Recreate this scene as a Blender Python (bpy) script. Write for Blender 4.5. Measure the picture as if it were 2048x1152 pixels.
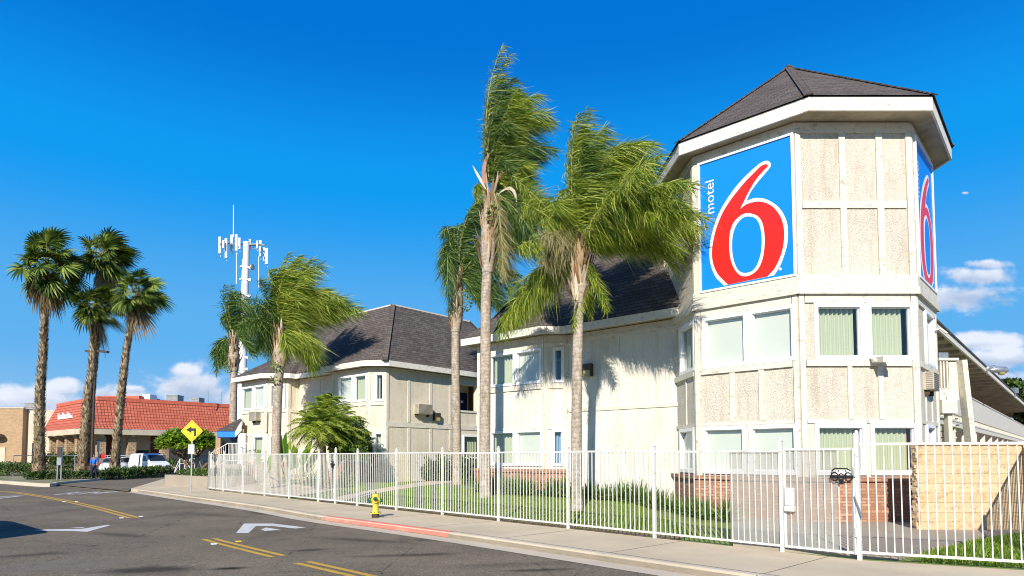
import bpy, bmesh, math, random
import numpy as np
from mathutils import Vector, Matrix, noise
R = math.radians
random.seed(7); np.random.seed(7)
for o in list(bpy.data.objects): bpy.data.objects.remove(o)
SC = bpy.context.scene
COL = SC.collection

# ------------------------------------------------------------ camera
FPX, CX, PITCH, EYE = 1300.0, 990.0, R(3), 1.6
CY = 913 - FPX * math.tan(PITCH)
cam = bpy.data.cameras.new('camera'); camo = bpy.data.objects.new('camera', cam); COL.objects.link(camo)
camo.location = (0, 0, EYE); camo.rotation_euler = (R(90) + PITCH, 0, 0)
cam.sensor_width = 36; cam.lens = 36 * FPX / 2048
cam.shift_x = (1024 - CX) / 2048; cam.shift_y = (CY - 576) / 2048
cam.clip_end = 3000; cam.clip_start = .1
SC.camera = camo

# ------------------------------------------------------------ sky and sun
SUN_EL, SUN_DIR = R(30), Vector((.239, .971, 0))      # direction the light travels, on the ground
w = bpy.data.worlds.new('World'); SC.world = w; w.use_nodes = True
nt = w.node_tree; N = nt.nodes; L = nt.links; N.clear()
def wn(t, **k):
    n = N.new(t)
    for a, b in k.items(): setattr(n, a, b)
    return n
def wmath(op, a, b=None, c=None):
    n = wn('ShaderNodeMath', operation=op)
    for i, v in enumerate((a, b, c)):
        if v is None: continue
        if isinstance(v, (int, float)): n.inputs[i].default_value = v
        else: L.new(v, n.inputs[i])
    return n.outputs[0]
sky = wn('ShaderNodeTexSky', sky_type='NISHITA'); sky.sun_disc = False
sky.sun_elevation = SUN_EL; sky.sun_rotation = math.atan2(-SUN_DIR.x, -SUN_DIR.y)
sky.air_density = 1.0; sky.dust_density = .3; sky.ozone_density = 3.0; sky.altitude = 200
hs = wn('ShaderNodeHueSaturation'); hs.inputs['Hue'].default_value = .494
hs.inputs['Saturation'].default_value = 1.27; hs.inputs['Value'].default_value = 1.0
L.new(sky.outputs[0], hs.inputs['Color'])
tc = wn('ShaderNodeTexCoord'); sep = wn('ShaderNodeSeparateXYZ'); L.new(tc.outputs['Generated'], sep.inputs[0])
# direction in tangent coordinates: a = x/y, e = z/y (clouds lie near the horizon ahead)
ym = wmath('MAXIMUM', sep.outputs[1], .05)
A_ = wmath('DIVIDE', sep.outputs[0], ym); E_ = wmath('DIVIDE', sep.outputs[2], ym)
comb = wn('ShaderNodeCombineXYZ'); L.new(A_, comb.inputs[0]); L.new(wmath('MULTIPLY', E_, 1.5), comb.inputs[1])
n1 = wn('ShaderNodeTexNoise'); n1.inputs['Scale'].default_value = 9; n1.inputs['Detail'].default_value = 9; n1.inputs['Roughness'].default_value = .6
n1.inputs['Distortion'].default_value = .25
L.new(comb.outputs[0], n1.inputs['Vector'])
n2 = wn('ShaderNodeTexNoise'); n2.inputs['Scale'].default_value = 22; n2.inputs['Detail'].default_value = 6; L.new(comb.outputs[0], n2.inputs['Vector'])
nz = wmath('SUBTRACT', n1.outputs[0], .5); nz2 = wmath('SUBTRACT', n2.outputs[0], .5)
CLOUDS = [  # px, py, half-width, half-height of each bank in the distant sky
    (70, 800, 130, 38), (125, 775, 55, 22), (225, 792, 80, 28), (265, 778, 30, 10), (392, 772, 100, 48), (370, 742, 50, 20), (500, 800, 100, 34),
    (1935, 588, 150, 34), (1965, 548, 100, 26), (1985, 524, 60, 13), (1960, 684, 115, 22), (2010, 716, 130, 28), (1990, 762, 150, 36), (2060, 800, 120, 25),
    (1950, 376, 10, 4), (2250, 700, 160, 60), (-250, 780, 200, 50)]
mask = None; lowm = None
for (px, py, hw, hh) in CLOUDS:
    ca, ce = (px - CX) / FPX, (913 - py) / FPX * 1.0
    da = wmath('DIVIDE', wmath('SUBTRACT', A_, ca), hw / FPX); de = wmath('DIVIDE', wmath('SUBTRACT', E_, ce), hh / FPX)
    r2 = wmath('ADD', wmath('MULTIPLY', da, da), wmath('MULTIPLY', de, de))
    m = wmath('SUBTRACT', 1.0, wmath('SQRT', r2))
    mask = m if mask is None else wmath('SMOOTH_MAX', mask, m, .25)
    s = wmath('MULTIPLY', wmath('MAXIMUM', m, 0), de)        # height inside the bank
    lowm = s if lowm is None else wmath('ADD', lowm, s)
f = wmath('ADD', wmath('MULTIPLY', mask, 1.5), wmath('ADD', wmath('MULTIPLY', nz, 3.4), wmath('MULTIPLY', nz2, 1.6)))
mr = wn('ShaderNodeMapRange', interpolation_type='SMOOTHSTEP'); L.new(f, mr.inputs[0])
mr.inputs[1].default_value = .0; mr.inputs[2].default_value = .85; mr.inputs[3].default_value = 0; mr.inputs[4].default_value = .84
mr2 = wn('ShaderNodeMapRange'); L.new(wmath('ADD', wmath('MULTIPLY', lowm, 1.6), wmath('MULTIPLY', nz, 3.2)), mr2.inputs[0])
mr2.inputs[1].default_value = -.55; mr2.inputs[2].default_value = .45
cr = wn('ShaderNodeMix', data_type='RGBA'); L.new(mr2.outputs[0], cr.inputs[0])
CLOUD_GAIN = 1.0
cr.inputs[6].default_value = (3.8, 4.4, 5.8, 1); cr.inputs[7].default_value = (7.2, 7.3, 7.8, 1)
# the deep blue of a clear, dry winter sky: the physical sky graded by height
rp = wn('ShaderNodeValToRGB'); L.new(sep.outputs[2], rp.inputs[0]); el = rp.color_ramp.elements; rp.color_ramp.interpolation = 'EASE'
while len(el) < 5: el.new(.5)
for e_, (p_, c_) in zip(el, ((0, (.34, .60, .90)), (.17, (.12, .48, .95)), (.38, (.004, .36, .98)), (.56, (.0, .19, .76)), (1, (.0, .10, .45)))):
    e_.position = p_; e_.color = (*c_, 1)
sc8 = wn('ShaderNodeVectorMath', operation='SCALE'); L.new(rp.outputs[0], sc8.inputs[0]); sc8.inputs['Scale'].default_value = 7.0
gm_ = wn('ShaderNodeMix', data_type='RGBA'); gm_.inputs[0].default_value = .96; L.new(hs.outputs[0], gm_.inputs[6]); L.new(sc8.outputs[0], gm_.inputs[7])
mx = wn('ShaderNodeMix', data_type='RGBA'); L.new(mr.outputs[0], mx.inputs[0]); L.new(gm_.outputs[2], mx.inputs[6]); L.new(cr.outputs[2], mx.inputs[7])
bg = wn('ShaderNodeBackground'); L.new(mx.outputs[2], bg.inputs[0]); bg.inputs[1].default_value = .10
wo = wn('ShaderNodeOutputWorld'); L.new(bg.outputs[0], wo.inputs[0])
sl = bpy.data.lights.new('sun', 'SUN'); sl.energy = 4.9; sl.angle = R(.5); sl.color = (1.0, .94, .84)
so = bpy.data.objects.new('sun', sl); COL.objects.link(so); so.location = (-10, -40, 30)
dv = Vector((SUN_DIR.x * math.cos(SUN_EL), SUN_DIR.y * math.cos(SUN_EL), -math.sin(SUN_EL)))
so.rotation_euler = dv.to_track_quat('-Z', 'Y').to_euler()
SC.view_settings.view_transform = 'Standard'; SC.view_settings.look = 'None'
SC.view_settings.exposure = 0.40; SC.view_settings.gamma = 1
SC.render.resolution_x, SC.render.resolution_y = 1024, 576
SC.render.engine = 'CYCLES'; SC.cycles.filter_width = 1.05
SC.cycles.max_bounces = 6; SC.cycles.transparent_max_bounces = 24

# ------------------------------------------------------------ pixel of the photo -> point of the place
def ray(px, py):
    x = (px - CX) / FPX; y = (CY - py) / FPX
    return x, math.cos(PITCH) - math.sin(PITCH) * y, math.sin(PITCH) + math.cos(PITCH) * y
def G(px, py, z=0.0):
    a, b, c = ray(px, py); t = (z - EYE) / c
    return Vector((a * t, b * t, z))
def W(px, py, Y):
    a, b, c = ray(px, py); t = Y / b
    return Vector((a * t, Y, EYE + c * t))

# ------------------------------------------------------------ materials
MATS = {}
def newmat(name):
    m = bpy.data.materials.new(name); m.use_nodes = True; t = m.node_tree
    b = t.nodes['Principled BSDF']; MATS[name] = m
    return m, t, b
def nd(t, typ, ins=None, **k):
    n = t.nodes.new(typ)
    for a, b in k.items(): setattr(n, a, b)
    for a, b in (ins or {}).items():
        if isinstance(b, bpy.types.NodeSocket): t.links.new(b, n.inputs[a])
        else: n.inputs[a].default_value = b
    return n
def mixc(t, f, a, b, mode='MIX'):
    n = nd(t, 'ShaderNodeMix', data_type='RGBA', blend_type=mode)
    for i, v in ((0, f), (6, a), (7, b)):
        if isinstance(v, bpy.types.NodeSocket): t.links.new(v, n.inputs[i])
        else: n.inputs[i].default_value = v if i == 0 else (*v, 1)
    return n.outputs[2]
def rng(t, v, a, b, c=0.0, d=1.0):
    n = nd(t, 'ShaderNodeMapRange', {0: v, 1: a, 2: b, 3: c, 4: d}); return n.outputs[0]
def noi(t, vec, scale, detail=4, rough=.55, dist=0.0):
    return nd(t, 'ShaderNodeTexNoise', {'Vector': vec, 'Scale': scale, 'Detail': detail, 'Roughness': rough, 'Distortion': dist}).outputs[0]
def mapv(t, vec, sc):
    return nd(t, 'ShaderNodeMapping', {'Vector': vec, 'Scale': sc}).outputs[0]
def bump(t, b, h, strength, dist):
    n = nd(t, 'ShaderNodeBump', {'Height': h, 'Strength': strength, 'Distance': dist}); t.links.new(n.outputs[0], b.inputs['Normal'])
def simple(name, col, rough=.7, v=.12, vs=3.0, bs=0, bst=.3, bd=.01, metal=0, spec=.4):
    m, t, b = newmat(name); c = nd(t, 'ShaderNodeTexCoord').outputs['Object']
    n = noi(t, c, vs, 5); dark = tuple(x * (1 - v * 2) for x in col); lite = tuple(min(1, x * (1 + v)) for x in col)
    t.links.new(mixc(t, rng(t, n, .3, .7), dark, lite), b.inputs['Base Color'])
    b.inputs['Roughness'].default_value = rough; b.inputs['Metallic'].default_value = metal; b.inputs['Specular IOR Level'].default_value = spec
    if bs: bump(t, b, noi(t, c, bs, 4), bst, bd)
    return m
def stucco(name, col, rel=.6, dist=.02, stain=.35, sc=9.0):
    m, t, b = newmat(name); c = nd(t, 'ShaderNodeTexCoord').outputs['Object']
    base = mixc(t, rng(t, noi(t, c, .7, 6), .3, .7), tuple(x * .9 for x in col), tuple(x * 1.05 for x in col))
    swirl = noi(t, c, sc, 8, .60, 2.4)
    crack = rng(t, swirl, .38, .45)                       # low parts of the trowelled relief turn darker
    streak = noi(t, mapv(t, c, (3.2, 3.2, .35)), 1.6, 6, .6)
    base = mixc(t, rng(t, streak, .5, .75, 0, stain), base, tuple(x * y for x, y in zip(col, (.66, .6, .5))))
    base = mixc(t, rng(t, crack, 0, 1, .42 * rel, 0), base, tuple(x * .34 for x in col))
    t.links.new(base, b.inputs['Base Color']); b.inputs['Roughness'].default_value = .92; b.inputs['Specular IOR Level'].default_value = .2
    bump(t, b, swirl, rel, dist)
    return m
def painted_wood(name, col, peel=.5):
    m, t, b = newmat(name); c = nd(t, 'ShaderNodeTexCoord').outputs['Object']
    g = noi(t, mapv(t, c, (2, 2, 2)), 1.3, 6)
    base = mixc(t, rng(t, g, .3, .7), tuple(x * .88 for x in col), col)
    fl = noi(t, mapv(t, c, (3, 3, 7)), 1.6, 10, .74, .4)
    base = mixc(t, rng(t, fl, .56, .62, 0, peel), base, (.30, .25, .19))
    t.links.new(base, b.inputs['Base Color']); b.inputs['Roughness'].default_value = .75; b.inputs['Specular IOR Level'].default_value = .25
    bump(t, b, fl, .25, .01)
    return m
def bricklike(name, c1, c2, cm, bw, bh, mortar, off=.5, rough=.9, bst=.6, bd=.01, dirt=.3, big=.35, uv=True, bias=0):
    m, t, b = newmat(name); tcn = nd(t, 'ShaderNodeTexCoord'); c = tcn.outputs['UV']; o = tcn.outputs['Object']
    k = nd(t, 'ShaderNodeTexBrick', {'Vector': c, 'Color1': (*c1, 1), 'Color2': (*c2, 1), 'Mortar': (*cm, 1), 'Scale': 1.0, 'Mortar Size': mortar,
        'Mortar Smooth': .15, 'Brick Width': bw, 'Row Height': bh, 'Bias': bias}, offset=off)
    col = mixc(t, rng(t, noi(t, o, .8, 6), .35, .75, 0, big), k.outputs[0], tuple(x * .55 for x in c1))
    col = mixc(t, rng(t, noi(t, o, 14, 5), .4, .7, 0, dirt), col, tuple(x * .6 for x in c2))
    t.links.new(col, b.inputs['Base Color']); b.inputs['Roughness'].default_value = rough; b.inputs['Specular IOR Level'].default_value = .2
    h = nd(t, 'ShaderNodeMath', {0: k.outputs[1], 1: noi(t, o, 30, 4)}, operation='MULTIPLY_ADD'); h.inputs[1].default_value = -1
    t.links.new(noi(t, o, 30, 4), h.inputs[2]); bump(t, b, h.outputs[0], bst, bd)
    return m
def leafmat(name, cols, trans=.25, rough=.5, spec=.3):
    m, t, b = newmat(name); g = nd(t, 'ShaderNodeNewGeometry')
    cr = nd(t, 'ShaderNodeValToRGB', {0: g.outputs['Random Per Island']}); e = cr.color_ramp.elements
    while len(e) < len(cols): e.new(.5)
    for i, c in enumerate(cols): e[i].position = i / (len(cols) - 1) if len(cols) > 1 else 0; e[i].color = (*c, 1)
    t.links.new(cr.outputs[0], b.inputs['Base Color']); b.inputs['Roughness'].default_value = rough; b.inputs['Specular IOR Level'].default_value = spec
    tr = nd(t, 'ShaderNodeBsdfTranslucent', {'Color': mixc(t, 1.0, cr.outputs[0], (1.5, 1.5, .6), 'MULTIPLY')})
    ms = nd(t, 'ShaderNodeMixShader', {0: trans, 1: b.outputs[0], 2: tr.outputs[0]})
    t.links.new(ms.outputs[0], t.nodes['Material Output'].inputs[0])
    return m

CREAM = (.66, .59, .475)
stucco('stucco_tower', (.685, .62, .51), .82, .045, .6, 14)
stucco('stucco_smooth', (.74, .69, .59), .6, .025, .65, 14)
stucco('stucco_far', (.73, .645, .50), .7, .03, .45, 11)
painted_wood('trim', (.705, .65, .54), .65)
painted_wood('fascia', (.78, .735, .64), .65)
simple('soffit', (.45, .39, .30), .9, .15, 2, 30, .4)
simple('vinyl', (.84, .84, .83), .35, .02, 1)
painted_wood('steel_white', (.68, .665, .61), .5)
simple('blind', (.70, .68, .60), .6, .02, 1)
simple('dark_room', (.02, .02, .02), .9, 0)
def curtain_mat(name, col):
    m, t, b = newmat(name); b.inputs['Base Color'].default_value = (*col, 1); b.inputs['Roughness'].default_value = .9; return m
curtain_mat('curtain_green', (.50, .51, .36)); curtain_mat('curtain_red', (.35, .05, .04)); curtain_mat('curtain_blue', (.25, .38, .55)); curtain_mat('curtain_white', (.62, .64, .55))
m, t, b = newmat('glass')
gl = nd(t, 'ShaderNodeBsdfGlossy', {'Roughness': .02, 'Color': (.9, .95, 1, 1)}); tr = nd(t, 'ShaderNodeBsdfTransparent', {'Color': (.90, .94, .92, 1)})
lw = nd(t, 'ShaderNodeLayerWeight'); pw = nd(t, 'ShaderNodeMath', {0: lw.outputs['Facing'], 1: 4.0}, operation='POWER')
fr = nd(t, 'ShaderNodeMath', {0: pw.outputs[0], 1: .85, 2: .09}, operation='MULTIPLY_ADD'); ms = nd(t, 'ShaderNodeMixShader', {0: fr.outputs[0], 1: tr.outputs[0], 2: gl.outputs[0]})
t.links.new(ms.outputs[0], t.nodes['Material Output'].inputs[0])
m, t, b = newmat('dark_glass'); b.inputs['Base Color'].default_value = (.02, .025, .03, 1); b.inputs['Roughness'].default_value = .05
bricklike('shingle', (.088, .072, .064), (.16, .135, .118), (.03, .026, .023), .34, .15, .012, .37, .95, .7, .02, .4, .3)
bricklike('red_tile', (.58, .135, .075), (.68, .20, .12), (.20, .04, .025), .33, .36, .035, 0, .75, .8, .03, .25, .2)
bricklike('brick_red', (.36, .145, .08), (.58, .32, .19), (.26, .18, .12), .23, .075, .010, .5, .9, .7, .012, .35, .25)
bricklike('brick_tan', (.40, .26, .14), (.50, .34, .20), (.34, .25, .17), .4, .2, .012, .5, .9, .5, .012, .3, .2)
bricklike('stone_column', (.42, .27, .15), (.62, .45, .28), (.22, .15, .10), .45, .22, .03, .5, .9, .8, .03, .4, .3)
m, t, b = newmat('block_wall'); tcn = nd(t, 'ShaderNodeTexCoord'); c = tcn.outputs['UV']; o = tcn.outputs['Object']
k = nd(t, 'ShaderNodeTexBrick', {'Vector': c, 'Color1': (.62, .43, .24, 1), 'Color2': (.68, .49, .29, 1), 'Mortar': (.52, .36, .20, 1), 'Scale': 1, 'Mortar Size': .006, 'Mortar Smooth': .3, 'Brick Width': 5.0, 'Row Height': .205})
ro = noi(t, o, 9, 8, .62, .6)
t.links.new(mixc(t, rng(t, ro, .38, .47, .55, 0), k.outputs[0], (.34, .21, .11)), b.inputs['Base Color']); b.inputs['Roughness'].default_value = .95
hh = nd(t, 'ShaderNodeMath', {0: ro, 1: k.outputs[1]}, operation='SUBTRACT'); bump(t, b, hh.outputs[0], .8, .04)
# asphalt with patches, tar, stones
m, t, b = newmat('asphalt'); c = nd(t, 'ShaderNodeTexCoord').outputs['Object']
st = nd(t, 'ShaderNodeTexVoronoi', {'Vector': c, 'Scale': 55}).outputs['Color']; stv = nd(t, 'ShaderNodeSeparateColor', {0: st}).outputs[0]
col = mixc(t, rng(t, noi(t, c, .35, 6, .6), .35, .68), (.145, .118, .084), (.225, .18, .125))
col = mixc(t, rng(t, stv, .72, 1.0, 0, .6), col, (.36, .32, .26))
col = mixc(t, rng(t, stv, .0, .25, .45, 0), col, (.03, .028, .026))
col = mixc(t, rng(t, noi(t, mapv(t, c, (1, .25, 1)), .9, 7, .65, .5), .56, .72, 0, .55), col, (.085, .075, .062))
ck = nd(t, 'ShaderNodeTexVoronoi', {'Vector': nd(t, 'ShaderNodeMapping', {'Vector': c, 'Rotation': (0, 0, .7), 'Scale': (.5, .16, 1)}).outputs[0], 'Scale': 1.0}, feature='DISTANCE_TO_EDGE').outputs['Distance']
ckn = nd(t, 'ShaderNodeMath', {0: ck, 1: noi(t, c, 5, 6, .7)}, operation='MULTIPLY_ADD'); ckn.inputs[1].default_value = 1; t.links.new(rng(t, noi(t, c, 4, 6, .7), .3, .7, 0, .012), ckn.inputs[2])
col = mixc(t, rng(t, ckn.outputs[0], .003, .009, .75, 0), col, (.03, .028, .025))
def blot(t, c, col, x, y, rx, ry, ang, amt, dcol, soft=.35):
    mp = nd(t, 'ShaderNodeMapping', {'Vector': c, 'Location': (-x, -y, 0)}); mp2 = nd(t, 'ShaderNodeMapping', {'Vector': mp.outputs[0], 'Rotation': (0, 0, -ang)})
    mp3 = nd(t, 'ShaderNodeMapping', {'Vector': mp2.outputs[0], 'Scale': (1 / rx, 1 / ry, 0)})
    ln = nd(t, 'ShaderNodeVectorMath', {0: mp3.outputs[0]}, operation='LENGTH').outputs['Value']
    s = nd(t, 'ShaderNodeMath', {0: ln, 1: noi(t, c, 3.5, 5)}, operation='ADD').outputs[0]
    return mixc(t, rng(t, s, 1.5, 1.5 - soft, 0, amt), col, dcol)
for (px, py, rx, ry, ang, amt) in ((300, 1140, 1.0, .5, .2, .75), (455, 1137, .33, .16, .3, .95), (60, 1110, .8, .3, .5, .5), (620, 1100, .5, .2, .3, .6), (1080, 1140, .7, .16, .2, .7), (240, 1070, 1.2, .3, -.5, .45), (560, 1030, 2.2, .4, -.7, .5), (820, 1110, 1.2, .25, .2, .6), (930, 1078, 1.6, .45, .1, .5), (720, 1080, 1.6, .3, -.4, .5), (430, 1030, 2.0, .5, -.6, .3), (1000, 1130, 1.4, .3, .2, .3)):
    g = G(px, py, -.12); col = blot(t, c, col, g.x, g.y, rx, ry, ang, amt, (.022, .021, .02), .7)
g = G(120, 1130, -.12); col = blot(t, c, col, g.x, g.y, 1.2, .8, .2, .35, (.20, .18, .16), .8)
t.links.new(col, b.inputs['Base Color']); b.inputs['Roughness'].default_value = .95; b.inputs['Specular IOR Level'].default_value = .05
bump(t, b, stv, .35, .006)
def concrete(name, col, stain=.3):
    m, t, b = newmat(name); c = nd(t, 'ShaderNodeTexCoord').outputs['Object']
    x = mixc(t, rng(t, noi(t, c, .6, 7, .6), .35, .7), tuple(v * .82 for v in col), col)
    x = mixc(t, rng(t, noi(t, c, 2.5, 8, .7, .3), .55, .75, 0, stain), x, tuple(v * .55 for v in col))
    x = mixc(t, rng(t, noi(t, c, 60, 3), .6, .8, 0, .25), x, tuple(v * .7 for v in col))
    t.links.new(x, b.inputs['Base Color']); b.inputs['Roughness'].default_value = .95; b.inputs['Specular IOR Level'].default_value = .06
    bump(t, b, noi(t, c, 40, 4), .2, .004); return m
concrete('concrete', (.63, .52, .36), .25); concrete('kerb_concrete', (.62, .53, .40), .4); concrete('grey_concrete', (.40, .34, .26), .5)
def worn(name, col, under, thr=.52, sc=6):
    m, t, b = newmat(name); c = nd(t, 'ShaderNodeTexCoord').outputs['Object']
    t.links.new(mixc(t, rng(t, noi(t, c, sc, 9, .7), thr, thr + .14, 0, .8), col, under), b.inputs['Base Color']); b.inputs['Roughness'].default_value = .8
worn('paint_yellow', (.56, .33, .04), (.12, .10, .07), .56); worn('paint_white', (.62, .60, .55), (.13, .12, .11), .56); worn('kerb_red', (.66, .20, .14), (.50, .36, .28), .53, 4)
simple('joint', (.16, .13, .10), .95, .1)
simple('soil', (.24, .17, .10), .98, .2, 3, 25, .6, .02)
simple('bare_ground', (.30, .25, .19), .98, .15, .4)
m, t, b = newmat('turf'); c = nd(t, 'ShaderNodeTexCoord').outputs['Object']
x = mixc(t, rng(t, noi(t, c, 1.2, 6), .3, .7), (.12, .17, .03), (.22, .28, .06)); x = mixc(t, rng(t, noi(t, c, 5, 6, .7), .62, .74, 0, .8), x, (.25, .18, .09))
t.links.new(x, b.inputs['Base Color']); b.inputs['Roughness'].default_value = .95; bump(t, b, noi(t, c, 40, 4), .5, .02)
m, t, b = newmat('dry_turf'); c = nd(t, 'ShaderNodeTexCoord').outputs['Object']
x = mixc(t, rng(t, noi(t, c, .6, 7, .65), .4, .6), (.10, .12, .03), (.34, .28, .16)); t.links.new(x, b.inputs['Base Color']); b.inputs['Roughness'].default_value = .95
leafmat('spathe', [(.20, .06, .03), (.30, .10, .05), (.60, .50, .38)], 0, .6)
leafmat('grass_blades', [(.10, .18, .02), (.17, .29, .035), (.25, .37, .05), (.36, .38, .12)], .4, .8, .1)
leafmat('queen_leaf', [(.035, .08, .012), (.10, .17, .015), (.22, .30, .025), (.38, .44, .05), (.55, .56, .14)], .35, .5)
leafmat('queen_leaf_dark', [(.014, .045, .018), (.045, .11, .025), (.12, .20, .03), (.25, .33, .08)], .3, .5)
leafmat('fan_leaf', [(.018, .042, .01), (.05, .09, .012), (.14, .20, .025), (.32, .36, .07)], .15, .5)
leafmat('dead_leaf', [(.16, .11, .06), (.30, .22, .12), (.42, .33, .2)], .15, .8)
leafmat('dry_leaf', [(.20, .20, .07), (.34, .30, .14), (.42, .36, .2)], .25, .8)
leafmat('hedge_leaf', [(.012, .03, .008), (.03, .065, .012), (.07, .12, .02), (.14, .18, .04)], .15, .5)
leafmat('bush_leaf', [(.02, .05, .01), (.05, .10, .02), (.10, .17, .03), (.20, .25, .05)], .2, .5)
leafmat('plumeria_leaf', [(.05, .12, .01), (.12, .24, .02), (.26, .40, .04), (.38, .48, .08)], .35, .4)
leafmat('bird_leaf', [(.04, .12, .02), (.12, .24, .03), (.24, .34, .05)], .35, .4)
leafmat('pygmy_leaf', [(.08, .16, .01), (.18, .28, .02), (.34, .42, .04), (.48, .50, .10)], .35, .5)
leafmat('strap_leaf', [(.02, .06, .01), (.05, .12, .02), (.12, .2, .03), (.22, .28, .06)], .2, .5)
def trunkmat(name, c1, c2, ring=7.0):
    m, t, b = newmat(name); c = nd(t, 'ShaderNodeTexCoord').outputs['Object']
    wv = nd(t, 'ShaderNodeTexWave', {'Vector': c, 'Scale': ring / 6.28 * 2.2, 'Distortion': 9.0, 'Detail': 5, 'Detail Scale': 1.2, 'Detail Roughness': .7}, bands_direction='Z').outputs[1]
    n = noi(t, mapv(t, c, (3, 3, 1.6)), 2.2, 8, .7, .6)
    x = mixc(t, rng(t, n, .35, .65), c1, c2); x = mixc(t, rng(t, wv, .0, .18, .38, 0), x, tuple(v * .4 for v in c1))
    x = mixc(t, rng(t, noi(t, mapv(t, c, (8, 8, .8)), 1.5, 5), .6, .72, 0, .6), x, (.33, .17, .09))
    t.links.new(x, b.inputs['Base Color']); b.inputs['Roughness'].default_value = .95; b.inputs['Specular IOR Level'].default_value = .1
    bump(t, b, nd(t, 'ShaderNodeMath', {0: wv, 1: n}, operation='ADD').outputs[0], .35, .015)
trunkmat('queen_trunk', (.26, .205, .15), (.54, .46, .37)); trunkmat('fan_trunk', (.13, .095, .06), (.26, .19, .12), 9)
leafmat('boots', [(.07, .045, .025), (.22, .155, .09), (.40, .31, .19), (.52, .42, .28)], .0, .95, .1)
leafmat('sheath', [(.16, .09, .045), (.34, .22, .12), (.52, .38, .24), (.68, .56, .40)], .0, .9, .1)
simple('fruit_green', (.20, .26, .06), .6, .3, 30, 40, 1.0, .02)
simple('petiole', (.36, .34, .12), .6, .1)
simple('sign_blue', (.004, .23, .80), .4, .02, .5); simple('sign_red', (.80, .018, .012), .4, .02, .5); simple('sign_white', (.80, .80, .80), .4, .01)
simple('sign_yellow', (.80, .56, .02), .4, .05, 2); simple('black_paint', (.015, .015, .015), .5, .1); simple('dark_brown_metal', (.06, .04, .03), .5, .1)
simple('galvanised', (.45, .46, .46), .4, .12, 5, metal=.7); simple('pole_white', (.74, .74, .72), .5, .05, 1)
painted_wood('hydrant_yellow', (.70, .56, .06), .5); simple('hydrant_green', (.02, .13, .06), .4, .15, 10); simple('iron', (.06, .035, .025), .8, .3, 14)
simple('ac_beige', (.46, .41, .31), .6, .08, 4); simple('ac_grille', (.22, .20, .17), .7, .1, 4); simple('bronze_lamp', (.07, .045, .02), .5, .1)
simple('lamp_lens', (.42, .36, .16), .3, .1); simple('door_blue', (.015, .02, .12), .4, .1)
simple('car_white', (.78, .79, .80), .25, .02, 1, spec=.6); simple('car_dark', (.02, .02, .03), .2, .05, 1, spec=.6); simple('rubber', (.02, .02, .02), .8, .1)
simple('car_silver', (.45, .46, .48), .3, .04, 1, metal=.5); simple('tail_red', (.5, .02, .02), .3, 0); simple('awning_blue', (.01, .20, .72), .5, .03)
simple('shirt_blue', (.02, .16, .62), .8, .15, 12); simple('trousers_navy', (.015, .02, .05), .9, .1); simple('skin', (.22, .11, .07), .6, .05); simple('hair', (.01, .01, .01), .8, .1); simple('shoe', (.02, .02, .02), .6, .1)
simple('rooftop_metal', (.30, .30, .29), .7, .15, 3); simple('beige_wall', (.62, .50, .38), .9, .08, 1); simple('cream_wall', (.60, .50, .36), .9, .1, 1)
m, t, b = newmat('perforated_mesh'); b.inputs['Base Color'].default_value = (.34, .33, .29, 1); b.inputs['Roughness'].default_value = .6
c = nd(t, 'ShaderNodeTexCoord').outputs['UV']
vo = nd(t, 'ShaderNodeTexVoronoi', {'Vector': c, 'Scale': 75, 'Randomness': 0.0}).outputs['Distance']
tr = nd(t, 'ShaderNodeBsdfTransparent'); ms = nd(t, 'ShaderNodeMixShader', {0: rng(t, vo, .30, .36, 0, 1), 1: tr.outputs[0], 2: b.outputs[0]})
t.links.new(ms.outputs[0], t.nodes['Material Output'].inputs[0])
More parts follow.
